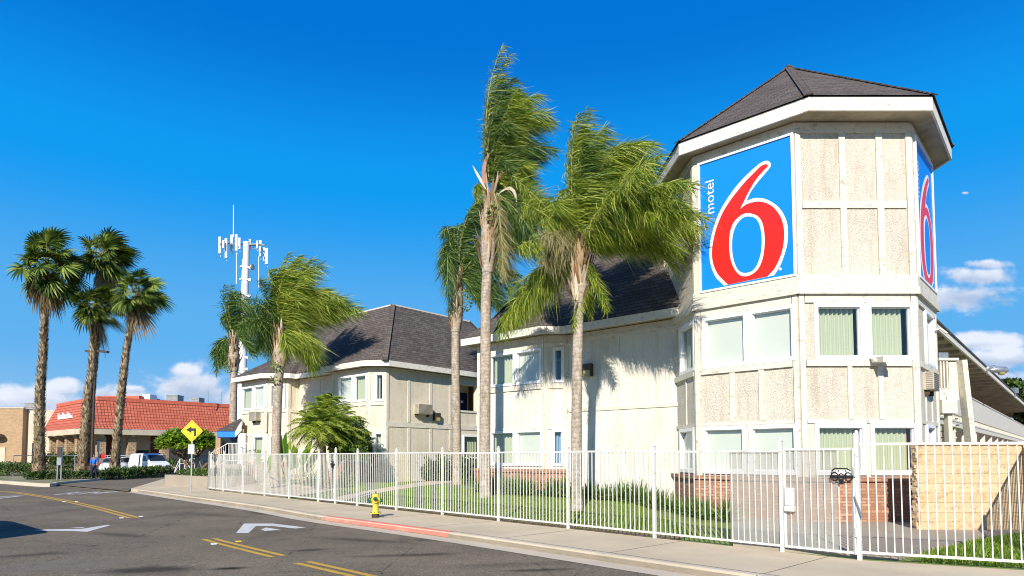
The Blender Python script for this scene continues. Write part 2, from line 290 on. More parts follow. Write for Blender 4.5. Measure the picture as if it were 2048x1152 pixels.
# ------------------------------------------------------------ geometry helpers
def V3(p, z=0.0): return Vector((p[0], p[1], p[2] if len(p) > 2 else z))
class MB:
    "collects faces; build() links them as ONE mesh object under its parent"
    def __init__(s): s.v = []; s.f = []; s.mi = []; s.mats = []; s.cur = 0; s.sm = []
    def mat(s, name):
        if name not in s.mats: s.mats.append(name)
        s.cur = s.mats.index(name); return s
    def face(s, pts, smooth=False):
        i = len(s.v); s.v += [tuple(p) for p in pts]; s.f.append(tuple(range(i, i + len(pts)))); s.mi.append(s.cur); s.sm.append(smooth)
    def mesh(s, vs, fs, smooth=False):
        i = len(s.v); s.v += [tuple(p) for p in vs]
        for f in fs: s.f.append(tuple(i + k for k in f)); s.mi.append(s.cur); s.sm.append(smooth)
    def hexa(s, P):  # 8 corners: bottom 0-3, top 4-7 (counterclockwise seen from above)
        s.mesh(P, [(3, 2, 1, 0), (4, 5, 6, 7), (0, 1, 5, 4), (1, 2, 6, 5), (2, 3, 7, 6), (3, 0, 4, 7)])
    def box(s, c, d, rz=0):
        c = V3(c); hx, hy, hz = d[0] / 2, d[1] / 2, d[2] / 2; M = Matrix.Rotation(rz, 3, 'Z')
        s.hexa([c + M @ Vector((x * hx, y * hy, z * hz)) for z in (-1, 1) for x, y in ((-1, -1), (1, -1), (1, 1), (-1, 1))])
    def bar(s, a, b, wd, dp=None, up=(0, 0, 1)):
        a, b = V3(a), V3(b); dp = dp or wd; d = (b - a).normalized(); up = Vector(up)
        if abs(d.dot(up)) > .98: up = Vector((0, 1, 0))
        x = d.cross(up).normalized() * wd / 2; y = x.cross(d).normalized() * dp / 2
        s.hexa([a - x - y, a + x - y, a + x + y, a - x + y, b - x - y, b + x - y, b + x + y, b - x + y])
    def tube(s, pts, rad, seg=8, cap=True, smooth=True):
        pts = [V3(p) for p in pts]; n = len(pts); rr = rad if isinstance(rad, (list, tuple)) else [rad] * n
        vs = []; prev = None
        for i, p in enumerate(pts):
            d = (pts[min(i + 1, n - 1)] - pts[max(i - 1, 0)]).normalized()
            if prev is None:
                r = Vector((0, 1, 0)) if abs(d.z) > .9 else Vector((0, 0, 1)); prev = d.cross(r).normalized()
            x = (prev - d * prev.dot(d)).normalized(); prev = x; y = d.cross(x)
            for k in range(seg):
                a = 2 * math.pi * k / seg; vs.append(p + (x * math.cos(a) + y * math.sin(a)) * rr[i])
        fs = [(i * seg + k, i * seg + (k + 1) % seg, (i + 1) * seg + (k + 1) % seg, (i + 1) * seg + k) for i in range(n - 1) for k in range(seg)]
        i0 = len(s.v); s.mesh(vs, fs, smooth)
        if cap: s.face([vs[k] for k in reversed(range(seg))]); s.face([vs[(n - 1) * seg + k] for k in range(seg)])
    def lathe(s, c, prof, seg=20, axis=(0, 0, 1)):
        c = V3(c); q = Vector((0, 0, 1)).rotation_difference(Vector(axis)); vs = []
        for r, z in prof:
            for k in range(seg):
                a = 2 * math.pi * k / seg; vs.append(c + q @ Vector((r * math.cos(a), r * math.sin(a), z)))
        n = len(prof); s.mesh(vs, [(i * seg + k, i * seg + (k + 1) % seg, (i + 1) * seg + (k + 1) % seg, (i + 1) * seg + k) for i in range(n - 1) for k in range(seg)], True)
        s.face([vs[k] for k in reversed(range(seg))]); s.face([vs[(n - 1) * seg + k] for k in range(seg)])
    def prism(s, pts, off):  # polygon pushed out by off
        off = V3(off); a = [V3(p) for p in pts]; b = [p + off for p in a]; n = len(a)
        s.face(a[::-1]); s.face(b)
        for i in range(n): s.face([a[i], a[(i + 1) % n], b[(i + 1) % n], b[i]])
    def slab(s, pts, z0, z1):
        s.prism([(p[0], p[1], z0) for p in pts], (0, 0, z1 - z0))
    def build(s, name, mat=None, parent=None, bevel=0):
        me = bpy.data.meshes.new(name)
        P = parent.matrix_world.translation if parent else Vector((0, 0, 0))
        P = WLOC.get(parent.name, Vector((0, 0, 0))) if parent else Vector((0, 0, 0))
        me.from_pydata([(x - P.x, y - P.y, z - P.z) for x, y, z in s.v], [], s.f)
        for mn in (s.mats or [mat]): me.materials.append(MATS[mn])
        if s.mats: me.polygons.foreach_set('material_index', s.mi)
        me.polygons.foreach_set('use_smooth', s.sm)
        uvmap(me); me.update()
        o = bpy.data.objects.new(name, me); COL.objects.link(o)
        if parent: o.parent = parent; WLOC[o.name] = P.copy()
        else: WLOC[o.name] = Vector((0, 0, 0))
        if bevel:
            bv = o.modifiers.new('bevel', 'BEVEL'); bv.width = bevel; bv.segments = 2; bv.limit_method = 'ANGLE'
        return o
WLOC = {}
def uvmap(me):
    if not me.polygons: return
    uv = me.uv_layers.new(name='UV'); n = len(me.loops)
    co = np.zeros(len(me.vertices) * 3); me.vertices.foreach_get('co', co); co = co.reshape(-1, 3)
    li = np.zeros(n, dtype=np.int64); me.loops.foreach_get('vertex_index', li)
    me.update(); nrm = np.zeros(len(me.polygons) * 3); me.polygons.foreach_get('normal', nrm); nrm = nrm.reshape(-1, 3)
    lt = np.zeros(len(me.polygons), dtype=np.int64); me.polygons.foreach_get('loop_total', lt)
    N_ = np.repeat(nrm, lt, axis=0); t = np.stack([-N_[:, 1], N_[:, 0], np.zeros(n)], 1); ln = np.linalg.norm(t, axis=1)
    flat = ln < .05; t[flat] = (1, 0, 0); ln[flat] = 1; t /= ln[:, None]; b = np.cross(N_, t); P = co[li]
    q = np.stack([(P * t).sum(1), (P * b).sum(1)], 1); uv.data.foreach_set('uv', q.ravel())
def quads(name, A, mat, parent=None, mi=None, mats=None):
    "A: (n,4,3) array of faces -> one object"
    A = np.asarray(A, dtype=np.float64); P = WLOC.get(parent.name) if parent else None
    if P is not None: A = A - np.array(P)
    n = len(A); me = bpy.data.meshes.new(name); me.vertices.add(n * 4); me.vertices.foreach_set('co', A.ravel())
    me.loops.add(n * 4); me.loops.foreach_set('vertex_index', np.arange(n * 4)); me.polygons.add(n)
    me.polygons.foreach_set('loop_start', np.arange(n) * 4); me.polygons.foreach_set('loop_total', np.full(n, 4))
    for x in (mats or [mat]): me.materials.append(MATS[x])
    if mi is not None: me.polygons.foreach_set('material_index', np.asarray(mi, dtype=np.int32))
    me.update(); me.validate()
    o = bpy.data.objects.new(name, me); COL.objects.link(o)
    if parent: o.parent = parent; WLOC[o.name] = WLOC[parent.name].copy()
    else: WLOC[o.name] = Vector((0, 0, 0))
    return o
def strips(name, S, wv, mat, parent=None, taper=True, weld=True):
    "S: (n,k,3) centre lines, wv: (n,3) half-width vectors -> ribbons, each ONE island"
    S = np.asarray(S); n, k, _ = S.shape
    prof = np.array([1.0] * k); 
    if taper: prof = np.interp(np.linspace(0, 1, k), [0, .25, .7, 1], [.6, 1, .8, .06])
    Lf = S - wv[:, None, :] * prof[None, :, None]; Rt = S + wv[:, None, :] * prof[None, :, None]
    VV = np.stack([Lf, Rt], 2).reshape(n, k * 2, 3); P = WLOC.get(parent.name) if parent else None
    if P is not None: VV = VV - np.array(P)
    me = bpy.data.meshes.new(name); me.vertices.add(n * k * 2); me.vertices.foreach_set('co', VV.ravel())
    base = (np.arange(n) * k * 2)[:, None, None]; j = np.arange(k - 1)[None, :, None] * 2
    F = (base + j + np.array([0, 1, 3, 2])[None, None, :]).reshape(-1, 4); m = len(F)
    me.loops.add(m * 4); me.loops.foreach_set('vertex_index', F.ravel()); me.polygons.add(m)
    me.polygons.foreach_set('loop_start', np.arange(m) * 4); me.polygons.foreach_set('loop_total', np.full(m, 4))
    me.materials.append(MATS[mat]); me.update()
    o = bpy.data.objects.new(name, me); COL.objects.link(o)
    if parent: o.parent = parent; WLOC[o.name] = WLOC[parent.name].copy()
    else: WLOC[o.name] = Vector((0, 0, 0))
    return o
def tag(o, label, cat, group=None, kind=None):
    o['label'] = label; o['category'] = cat
    if group: o['group'] = group
    if kind: o['kind'] = kind
    return o
def thing(name, loc, label, cat, group=None):
    o = bpy.data.objects.new(name, None); COL.objects.link(o); o.location = V3(loc); o.empty_display_size = .3
    WLOC[o.name] = V3(loc); return tag(o, label, cat, group)
def struct(mb, name, mat=None):
    o = mb.build(name, mat) if isinstance(mb, MB) else mb
    o['kind'] = 'structure'; return o
def text(parent, name, s, org, xa, ya, wdt, hgt, mat, thick=.004, bold=0.0):
    "lettering fitted into a wdt x hgt box at org"
    cu = bpy.data.curves.new('t', 'FONT'); cu.body = s; cu.extrude = .0; cu.offset = bold; cu.resolution_u = 3
    to = bpy.data.objects.new('t', cu); COL.objects.link(to); bpy.context.view_layer.update()
    me = bpy.data.meshes.new_from_object(to.evaluated_get(bpy.context.evaluated_depsgraph_get())); bpy.data.objects.remove(to)
    co = np.array([v.co[:] for v in me.vertices]); mn, mxx = co.min(0), co.max(0); xa, ya = V3(xa).normalized(), V3(ya).normalized(); na = xa.cross(ya); org = V3(org)
    mb = MB(); pts = [org + xa * ((c[0] - mn[0]) / (mxx[0] - mn[0]) * wdt) + ya * ((c[1] - mn[1]) / (mxx[1] - mn[1]) * hgt) + na * thick for c in co]
    mb.mesh(pts, [tuple(p.vertices) for p in me.polygons]); bpy.data.meshes.remove(me)
    return mb.build(name, mat, parent)
def spline(P, n=6):
    P = [V3(p) for p in P]; out = []
    for i in range(len(P) - 1):
        a, b, c, d = P[max(i - 1, 0)], P[i], P[i + 1], P[min(i + 2, len(P) - 1)]
        for k in range(n):
            t = k / n; out.append(.5 * ((2 * b) + (c - a) * t + (2 * a - 5 * b + 4 * c - d) * t * t + (3 * b - a - 3 * c + d) * t ** 3))
    out.append(P[-1]); return out
def offset_line(P, d):
    "shift an open ground line to its left by d"
    out = []
    for i, p in enumerate(P):
        t = (P[min(i + 1, len(P) - 1)] - P[max(i - 1, 0)]); t.z = 0; t.normalize(); out.append(p + Vector((-t.y, t.x, 0)) * d)
    return out

# ------------------------------------------------------------ building helpers
class Face:
    "vertical wall plane seen from outside, A on the left, B on the right"
    def __init__(s, A, B):
        s.A, s.B = Vector(A[:2]), Vector(B[:2]); d = s.B - s.A; s.L = d.length; s.d = d / s.L; s.n = Vector((s.d.y, -s.d.x))
    def p(s, u, z, o=0.0):
        q = s.A + s.d * u + s.n * o; return Vector((q.x, q.y, z))
    def sz(s, px, py):
        a, b, c = ray(px, py); D = Vector((a, b)); den = D.dot(s.n); t = s.A.dot(s.n) / den; q = D * t
        return (q - s.A).dot(s.d), EYE + c * t
    def s_(s, px, py=800): return s.sz(px, py)[0]
    def board(s, mb, u0, u1, z0, z1, o0=0.0, o1=.03):
        mb.hexa([s.p(u0, z0, o1), s.p(u1, z0, o1), s.p(u1, z0, o0), s.p(u0, z0, o0), s.p(u0, z1, o1), s.p(u1, z1, o1), s.p(u1, z1, o0), s.p(u0, z1, o0)])
    def wall(s, mb, z0, z1, holes=(), depth=.22, u0=0, u1=None):
        u1 = s.L if u1 is None else u1
        us = sorted({u0, u1, *[min(max(h[i], u0), u1) for h in holes for i in (0, 1)]}); zs = sorted({z0, z1, *[h[i] for h in holes for i in (2, 3)]})
        for i in range(len(us) - 1):
            for j in range(len(zs) - 1):
                cu, cz = (us[i] + us[i + 1]) / 2, (zs[j] + zs[j + 1]) / 2
                if us[i + 1] - us[i] < 1e-4 or any(h[0] < cu < h[1] and h[2] < cz < h[3] for h in holes): continue
                mb.face([s.p(us[i], zs[j]), s.p(us[i + 1], zs[j]), s.p(us[i + 1], zs[j + 1]), s.p(us[i], zs[j + 1])])
        for a, b, c, d in holes:
            for (p, q) in (((a, c), (b, c)), ((b, c), (b, d)), ((b, d), (a, d)), ((a, d), (a, c))):
                mb.face([s.p(*p), s.p(*p, -depth), s.p(*q, -depth), s.p(*q)])
def offset_poly(P, d):
    "closed polygon (counterclockwise) grown by d"
    n = len(P); out = []
    for i in range(n):
        a, b, c = Vector(P[i - 1][:2]), Vector(P[i][:2]), Vector(P[(i + 1) % n][:2])
        d1 = (b - a).normalized(); d2 = (c - b).normalized(); n1 = Vector((d1.y, -d1.x)); n2 = Vector((d2.y, -d2.x))
        k = (n1 + n2); k = k / max(.3, (1 + n1.dot(n2))); out.append(b + k * d)
    return out
def window(parent, F, u0, u1, z0, z1, kind='green', label=None, fw=.085, gap=0.0, proud=.062, dep=.12):
    f = MB()
    for a, b, c, d in ((u0, u1, z1 - fw, z1), (u0, u1, z0, z0 + fw), (u0, u0 + fw, z0 + fw, z1 - fw), (u1 - fw, u1, z0 + fw, z1 - fw)):
        F.board(f, a, b, c, d, -dep * .6, proud)
    i = fw; k = .022
    for a, b, c, d in ((u0 + i, u1 - i, z1 - i - k, z1 - i), (u0 + i, u1 - i, z0 + i, z0 + i + k), (u0 + i, u0 + i + k, z0 + i + k, z1 - i - k), (u1 - i - k, u1 - i, z0 + i + k, z1 - i - k)):
        F.board(f, a, b, c, d, -dep * .6, -.005)
    wo_ = f.build('window', 'vinyl', parent)
    a, b, c, d = u0 + fw, u1 - fw, z0 + fw, z1 - fw
    g = MB(); g.face([F.p(a, c, -.045), F.p(b, c, -.045), F.p(b, d, -.045), F.p(a, d, -.045)]); g.build('pane', 'glass', wo_)
    if kind in ('blind',):
        m_ = MB(); F.board(m_, a, b, c, d, -.10, -.095); m_.build('blind', 'blind', wo_)
    else:
        col = {'green': 'curtain_green', 'blue': 'curtain_blue', 'white': 'curtain_white', 'green_red': 'curtain_green', 'dark': None}[kind]
        if col:
            m_ = MB(); n = max(8, int((b - a - gap) / .018)); us = [a + (b - a - gap) * q / n for q in range(n + 1)]
            ph = random.random() * 6
            oo = [-.17 + .035 * math.sin(u * 52 + ph + 1.2 * math.sin(u * 7)) for u in us]
            vs = [F.p(u, z, o) for z in (c - .02, d + .02) for u, o in zip(us, oo)]
            m_.mesh(vs, [(q, q + 1, n + 2 + q, n + 1 + q) for q in range(n)], True); m_.build('curtain', col, wo_)
        if kind == 'green_red':
            m_ = MB(); F.board(m_, b - gap, b - gap * .5, c, d, -.2, -.19); m_.build('curtain_lining', 'curtain_red', wo_)
    if label: wo_['label'] = label
    return wo_
def ac_unit(parent, F, u, z, wd=.65, h=.42, dep=.45, name='air_conditioner'):
    m = MB(); F.board(m, u - wd / 2, u + wd / 2, z - h / 2, z + h / 2, -.05, dep); o = m.build(name, 'ac_beige', parent, bevel=.012)
    g = MB()
    for k in range(9):
        zz = z - h / 2 + h * (k + .6) / 9.5; F.board(g, u - wd / 2 + .04, u + wd / 2 - .04, zz, zz + .016, dep + .002, dep + .012)
    for k in range(9):
        zz = z - h / 2 + h * (k + .6) / 9.5
        for e in (-1, 1):
            x = u + e * (wd / 2 + .005); F.board(g, x - .004, x + .004, zz, zz + .016, dep * .25, dep * .9)
    g.build('grille', 'ac_grille', o)
    b_ = MB(); F.board(b_, u - wd / 2 + .08, u - wd / 2 + .12, z - h / 2 - .12, z - h / 2, 0, dep * .5); F.board(b_, u + wd / 2 - .12, u + wd / 2 - .08, z - h / 2 - .12, z - h / 2, 0, dep * .5)
    b_.build('bracket', 'bronze_lamp', o); return o
def wall_lamp(parent, F, u, z, wd=.32, h=.30, dep=.2):
    m = MB(); F.board(m, u - wd / 2, u + wd / 2, z, z + h / 2, -.02, dep)
    F.board(m, u - wd / 2, u - wd / 2 + .02, z - h / 2, z, -.02, dep); F.board(m, u + wd / 2 - .02, u + wd / 2, z - h / 2, z, -.02, dep)
    o = m.build('wall_lamp', 'bronze_lamp', parent)
    g = MB(); F.board(g, u - wd / 2 + .025, u + wd / 2 - .025, z - h / 2, z - .002, 0, dep - .02); g.build('lens', 'lamp_lens', o); return o
def fascia_ring(parent, P, z0, z1, th=.06, closed=True, mat='fascia', skip=()):
    "boards along polygon edges P (outer face), mitred"
    n = len(P); Q = offset_poly(P, -th); m = MB()
    for i in range(n if closed else n - 1):
        if i in skip: continue
        j = (i + 1) % n; a, b, c, d = P[i], P[j], Q[j], Q[i]
        m.hexa([V3((*a, z0)), V3((*b, z0)), V3((*c, z0)), V3((*d, z0)), V3((*a, z1)), V3((*b, z1)), V3((*c, z1)), V3((*d, z1))])
    return m.build('fascia', mat, parent)
# ------------------------------------------------------------ ground, road, pavement
UV_ = Vector((-.742, .670, 0)); VV_ = Vector((.670, .742, 0))
RZ = -.12
g = MB(); g.face([(-1500, -300, -.4), (1500, -300, -.4), (1500, 2500, -.4), (-1500, 2500, -.4)]); struct(g, 'ground', 'bare_ground')
kpx = [(-300, 948), (-100, 956.5), (0, 962), (84, 969), (160, 976), (256, 985), (342, 998), (488, 1020), (600, 1041), (750, 1063), (892, 1084), (1000, 1101), (1317, 1152), (1700, 1212), (2300, 1300)]
KP = spline([G(x, y, RZ) for x, y in kpx], 6)
g = MB(); g.face([(-260, -40, RZ), (60, -40, RZ), (60, KP[-1].y, RZ)] + KP[::-1] + [(-260, KP[0].y, RZ)]); struct(g, 'road', 'asphalt')
def kseg(i0, i1): return KP[i0 * 6:i1 * 6 + 1]
def ribbon(mb, P, a, b, za, zb=None):
    zb = za if zb is None else zb; A, B = offset_line(P, a), offset_line(P, b)
    for i in range(len(P) - 1): mb.face([(A[i].x, A[i].y, za), (A[i + 1].x, A[i + 1].y, za), (B[i + 1].x, B[i + 1].y, zb), (B[i].x, B[i].y, zb)])
g = MB(); ribbon(g, KP, 0, .42, RZ + .005); struct(g, 'gutter', 'kerb_concrete')
MAINK = KP[5 * 6:]; ISLK = kseg(0, 3)
FA, FB, FC = G(420, 980), G(1720, 1120), G(2040, 1140)
FD = FC + (FC - FB).normalized() * 4.5
g = MB(); C1 = offset_line(MAINK, .44)
pl = [(p.x, p.y) for p in C1] + [(FD.x + 2, FD.y), (FD.x, FD.y), (FB.x, FB.y), (FA.x, FA.y)] + [tuple(G(*q)[:2]) for q in ((407, 975.6), (329, 970), (329, 957), (262, 977))]
g.slab(pl, -.2, 0); struct(g, 'pavement', 'concrete')
g = MB(); K1 = offset_line(MAINK, .425)
ribbon(g, K1, 0, .0, RZ, .0); ribbon(g, K1, .03, .17, .004)
for i in range(len(K1) - 1):
    a, b = K1[i], K1[i + 1]; a2, b2 = offset_line(K1, .03)[i], offset_line(K1, .03)[i + 1]
    g.face([(a.x, a.y, -.03), (b.x, b.y, -.03), (b2.x, b2.y, .004), (a2.x, a2.y, .004)])
    g.face([(a.x, a.y, RZ), (b.x, b.y, RZ), (b.x, b.y, -.03), (a.x, a.y, -.03)])
struct(g, 'kerb', 'kerb_concrete')
def nearest(P, q): return min(range(len(P)), key=lambda i: (P[i] - q).length)
dense = spline(MAINK[::3], 24)
i0, i1 = nearest(dense, G(628, 1043, RZ)), nearest(dense, G(862, 1081, RZ)); D1 = offset_line(dense, .415)[i0:i1]; D2 = offset_line(dense, .45)[i0:i1]; D3 = offset_line(dense, .60)[i0:i1]
g = MB()
for i in range(len(D1) - 1):
    g.face([(D1[i].x, D1[i].y, RZ + .02), (D1[i + 1].x, D1[i + 1].y, RZ + .02), (D1[i + 1].x, D1[i + 1].y, -.028), (D1[i].x, D1[i].y, -.028)])
    g.face([(D1[i].x, D1[i].y, -.028), (D1[i + 1].x, D1[i + 1].y, -.028), (D2[i + 1].x, D2[i + 1].y, .009), (D2[i].x, D2[i].y, .009)])
    g.face([(D2[i].x, D2[i].y, .009), (D2[i + 1].x, D2[i + 1].y, .009), (D3[i + 1].x, D3[i + 1].y, .009), (D3[i].x, D3[i].y, .009)])
struct(g, 'kerb_paint', 'kerb_red')
# joints of the pavement
g = MB(); fd = (FB - FA).normalized(); fl = (FB - FA).length
cut = G(1137, 1061); t0 = (cut - FA).dot(fd)
for k in range(-9, 5):
    q = FA + fd * (t0 + k * 2.62); n = Vector((-fd.y, fd.x, 0)) * -1
    if q.x > 8: continue
    h = min(range(len(C1)), key=lambda i: abs((C1[i] - q).dot(fd))); e = q + n * ((C1[h] - q).dot(n) + .02)
    if (q - FA).dot(fd) < -.5: continue
    w2 = fd * .008; z = Vector((0, 0, .003)); g.face([q - w2 + z, e - w2 + z, e + w2 + z, q + w2 + z])
ribbon(g, C1[:-6], .18, .20, .0032); struct(g, 'pavement_joints', 'joint')
# parking lot, island, kerb on the left
ISL = [(-300, 949), (-100, 957.5), (0, 963), (84, 969), (104, 968.5), (118, 966), (200, 958.5), (228, 957), (332, 949.5), (332, 941), (228, 938), (100, 936), (-300, 936)]
g = MB(); g.face([V3(p, -.06) for p in [tuple(q[:2]) for q in kseg(0, 5)]] + [G(262, 977, -.06), G(329, 957, -.06), (-14.5, 37, -.06), (-10, 46, -.06), (-4, 110, -.06), (-140, 110, -.06), (-140, KP[0].y, -.06)]); struct(g, 'parking_lot', 'asphalt')
ip = [G(*q, 0) for q in ISL]; g = MB(); g.slab([(p.x, p.y) for p in ip], -.2, .06); struct(g, 'planting_strip', 'dry_turf')
g = MB(); lp = spline(ip[:9], 5); ribbon(g, lp, -.16, .02, .075)
for i in range(len(lp) - 1):
    A = offset_line(lp, -.16); g.face([(A[i].x, A[i].y, -.15), (A[i + 1].x, A[i + 1].y, -.15), (A[i + 1].x, A[i + 1].y, .075), (A[i].x, A[i].y, .075)])
struct(g, 'island_kerb', 'kerb_concrete')

# terrain behind the fence
def sm(x): x = min(max(x, 0), 1); return x * x * (3 - 2 * x)
def zb(x): return min(max(.12 + (7.4 - x) * .026, .05), .40) * (1 - .8 * sm((x - 3.9) / .8))
fn = Vector((-fd.y, fd.x, 0))
if fn.y < 0: fn = -fn
def fdist(x, y):
    if x > FB.x:
        d2 = (FC - FB).normalized(); n2 = Vector((-d2.y, d2.x, 0)); n2 = n2 if n2.y > 0 else -n2
        return (Vector((x, y, 0)) - FB).dot(n2)
    return (Vector((x, y, 0)) - FA).dot(fn)
def TZ(x, y): return .0 + zb(x) * sm(fdist(x, y) / 4.6)
def GT(px, py):  # point on the terrain behind the fence
    z = .1
    for _ in range(12): p = G(px, py, z); z = .5 * z + .5 * max(0, TZ(p.x, p.y))
    return p
base = [FA + fd * t for t in np.linspace(-.0, fl, 60)] + [FB + (FC - FB).normalized() * t for t in np.linspace(.3, 8, 12)]
g = MB(); ds = [.03, .3, .7, 1.2, 1.8, 2.5, 3.2, 4, 5, 6, 8, 11, 15, 22]; vs = []
for b_ in base:
    for d in ds:
        q = b_ + Vector((.60, .80, 0)) * d; vs.append((q.x, q.y, TZ(q.x, q.y) - .004 if d < 22 else .2))
k = len(ds); g.mesh(vs, [(i * k + j, (i + 1) * k + j, (i + 1) * k + j + 1, i * k + j + 1) for i in range(len(base) - 1) for j in range(k - 1)], True); struct(g, 'lawn', 'turf')
def draped(pxs, name, mat, dz=.012, thick=False):
    ps = [GT(*q) for q in pxs]; g = MB(); g.face([(p.x, p.y, max(0, TZ(p.x, p.y)) + dz) for p in ps]); return struct(g, name, mat)
cp = [(1466, 1093), (1466, 1040), (1560, 1026), (1700, 1028), (1850, 1040), (2000, 1028), (2200, 1028), (2200, 1056), (2050, 1064), (1960, 1078), (1905, 1092), (1850, 1102), (1796, 1121), (1720, 1117), (1600, 1106)]
gp = [G(*q, .0) for q in cp]; g = MB(); g.slab([(p.x, p.y) for p in gp[::-1]], -.05, .045)
struct(g, 'walkway', 'grey_concrete')
wl = [(655, 1003), (690, 997), (723, 989), (765, 981), (808, 974), (860, 967), (906, 960.5), (990, 953)]
cl = [GT(*q) for q in wl]; A, B = offset_line(cl, -.62), offset_line(cl, .62); g = MB()
for i in range(len(cl) - 1): g.face([(p.x, p.y, TZ(p.x, p.y) + .02) for p in (A[i], A[i + 1], B[i + 1], B[i])])
struct(g, 'garden_path', 'concrete')
g = MB(); f0 = [FA + fd * t for t in np.linspace(.05, 8.2, 12)]
for i in range(11):
    for a, b in ((.02, 2.5), (2.5, 5)):
        q = [f0[i] + VV_ * a, f0[i + 1] + VV_ * a, f0[i + 1] + VV_ * b, f0[i] + VV_ * b]; g.face([(p.x, p.y, TZ(p.x, p.y) + .016) for p in q])
struct(g, 'entrance_terrace', 'concrete')
# flower bed earth along the fence and the walls
g = MB(); f0 = [FA + fd * t for t in np.linspace(9, 25.3, 40)]
for i in range(39):
    for a, b in ((.03, .5 + .12 * math.sin(i)),):
        q = [f0[i] + VV_ * a, f0[i + 1] + VV_ * a, f0[i + 1] + VV_ * (.5 + .12 * math.sin(i + 1)), f0[i] + VV_ * b]; g.face([(p.x, p.y, TZ(p.x, p.y) + .006) for p in q])
struct(g, 'earth_border', 'soil')

# road markings
def mark(pts, name, mat, z=RZ + .005):
    g = MB(); g.face([G(x, y, z) for x, y in pts]); return struct(g, name, mat)
def yellow(pxs, name):
    P = spline([G(x, y, RZ) for x, y in pxs], 5); g = MB(); ribbon(g, P, -.16, -.05, RZ + .005); ribbon(g, P, .05, .16, RZ + .005); return struct(g, name, 'paint_yellow')
yellow([(-150, 976), (0, 982.5), (70, 991), (130, 1002), (190, 1015), (268, 1036)], 'road_line')
yellow([(434, 1083), (490, 1097), (556, 1113)], 'road_line'); yellow([(604, 1125), (670, 1140), (760, 1161), (900, 1195)], 'road_line')
yellow([(418, 1078), (434, 1083)], 'road_line')
mark([(68, 1061), (95, 1058.5), (165, 1057.5), (215, 1049.5), (222, 1050), (175, 1063.5), (140, 1062)], 'road_marking', 'paint_white')
mark([(135, 1056), (172, 1053.5), (165, 1055.5)], 'road_marking', 'paint_white')
mark([(472, 1066), (488, 1047), (546, 1047), (612, 1055), (590, 1057), (545, 1052), (512, 1052), (497, 1066)], 'road_marking', 'paint_white')
mark([(522, 1059), (532, 1055), (562, 1059.5), (530, 1062)], 'road_marking', 'paint_white')
a, b = G(105, 989.5, RZ), G(203, 988.5, RZ); c_ = G(112, 985, RZ)
tt = text(None, 'road_lettering', 'BUMP', a + Vector((0, 0, .003)), b - a, Vector((-(b - a).y, (b - a).x, 0)), (b - a).length, 2.3, 'paint_white'); tt['kind'] = 'structure'
a, b = G(54, 996, RZ), G(-60, 996, RZ); up = Vector((.742, -.67, 0))
xa = Vector((-.67, -.742, 0)); o_ = G(50, 991.5, RZ)
tt = text(None, 'road_lettering', 'BUMP', o_ + Vector((0, 0, .003)), Vector((-1, -.22, 0)), Vector((.22, -1, 0)), 3.6, 3.3, 'paint_white'); tt['kind'] = 'structure'
tag(tt, 'white BUMP lettering upside down on the near lane', 'road lettering'); del tt['category']
for iq, q in enumerate(((428, 1089), (477, 1084), (128, 1004), (153, 1003.5), (243, 1036.5), (282, 1033.5))):
    g = MB(); p = G(*q, RZ + .004); g.box(p + Vector((0, 0, .012)), (.1, .1, .02), .7)
    tag(g.build('road_stud', 'sign_white' if q[0] != 477 else 'sign_yellow', None, bevel=.004), 'small raised marker ' + ('left of the near yellow line stub', 'above the near yellow line stub', 'on the near side of the far curve, left one', 'on the far side of the curving yellow line', 'left of the right end of the far yellow line', 'right of the right end of the far yellow line')[iq], 'road stud', 'road studs along the centre line')

# ------------------------------------------------------------ tower with the sign
Vt = [None] * 8
Vt[1], Vt[2], Vt[3], Vt[4] = (5.50, 17.6), (7.43, 15.76), (10.30, 15.76), (12.05, 17.65)
Vt[0], Vt[7], Vt[6], Vt[5] = (5.42, 20.5), (7.4, 22.7), (10.2, 22.7), (12.0, 20.6)
Rt = [None] * 8
Rt[1], Rt[2], Rt[3], Rt[4] = (5.05, 17.45), (7.50, 15.12), (10.46, 15.12), (12.73, 17.70)
Rt[0], Rt[7], Rt[6], Rt[5] = (4.98, 20.8), (7.3, 23.4), (10.4, 23.4), (12.7, 20.9)
TC = Vector((8.95, 19.3, 0))
tower = thing('motel_tower', (8.9, 19.2, .1), 'octagonal cream stucco tower with blue and red number signs under a dark shingle roof', 'building')
order = [0, 1, 2, 3, 4, 5, 6, 7]
FT = [Face(Vt[i], Vt[(i + 1) % 8]) for i in range(8)]   # 0: narrow left, 1: left sign face, 2: front, 3: right
FD_, FA_, FB_, FC_ = FT[0], FT[1], FT[2], FT[3]
ZU = (3.95, 5.35); ZL = (1.15, 2.40)
WIN = {  # face, px0, px1, level, kind
    1: [(1406, 1496, 'U', 'blind'), (1499, 1601, 'U', 'blind'), (1406, 1494, 'L', 'blind'), (1500, 1602, 'L', 'blind')],
    2: [(1627, 1727, 'U', 'green'), (1733, 1834, 'U', 'green'), (1629, 1732, 'L', 'green_red'), (1740, 1838, 'L', 'green_red')],
    0: [(1361, 1391, 'U', 'white'), (1362, 1391, 'L', 'white')],
    3: [(1848, 1864, 'U', 'dark'), (1852, 1868, 'L', 'dark')]}
wm = MB(); todo = []
for i, F in enumerate(FT):
    holes = []
    for (p0, p1, lv, kd) in WIN.get(i, []):
        py = 664 if lv == 'U' else 900; a, b = F.s_(p0, py), F.s_(p1, py); z0, z1 = ZU if lv == 'U' else ZL
        a, b = max(a, .06), min(b, F.L - .06); holes.append((a + .03, b - .03, z0 + .03, z1 - .03)); todo.append((F, a, b, z0, z1, kd))
    F.wall(wm, -.05, 10.0, holes)
wm.face([(*Vt[i], 3.1) for i in range(8)])
wm.build('wall', 'stucco_tower', tower)
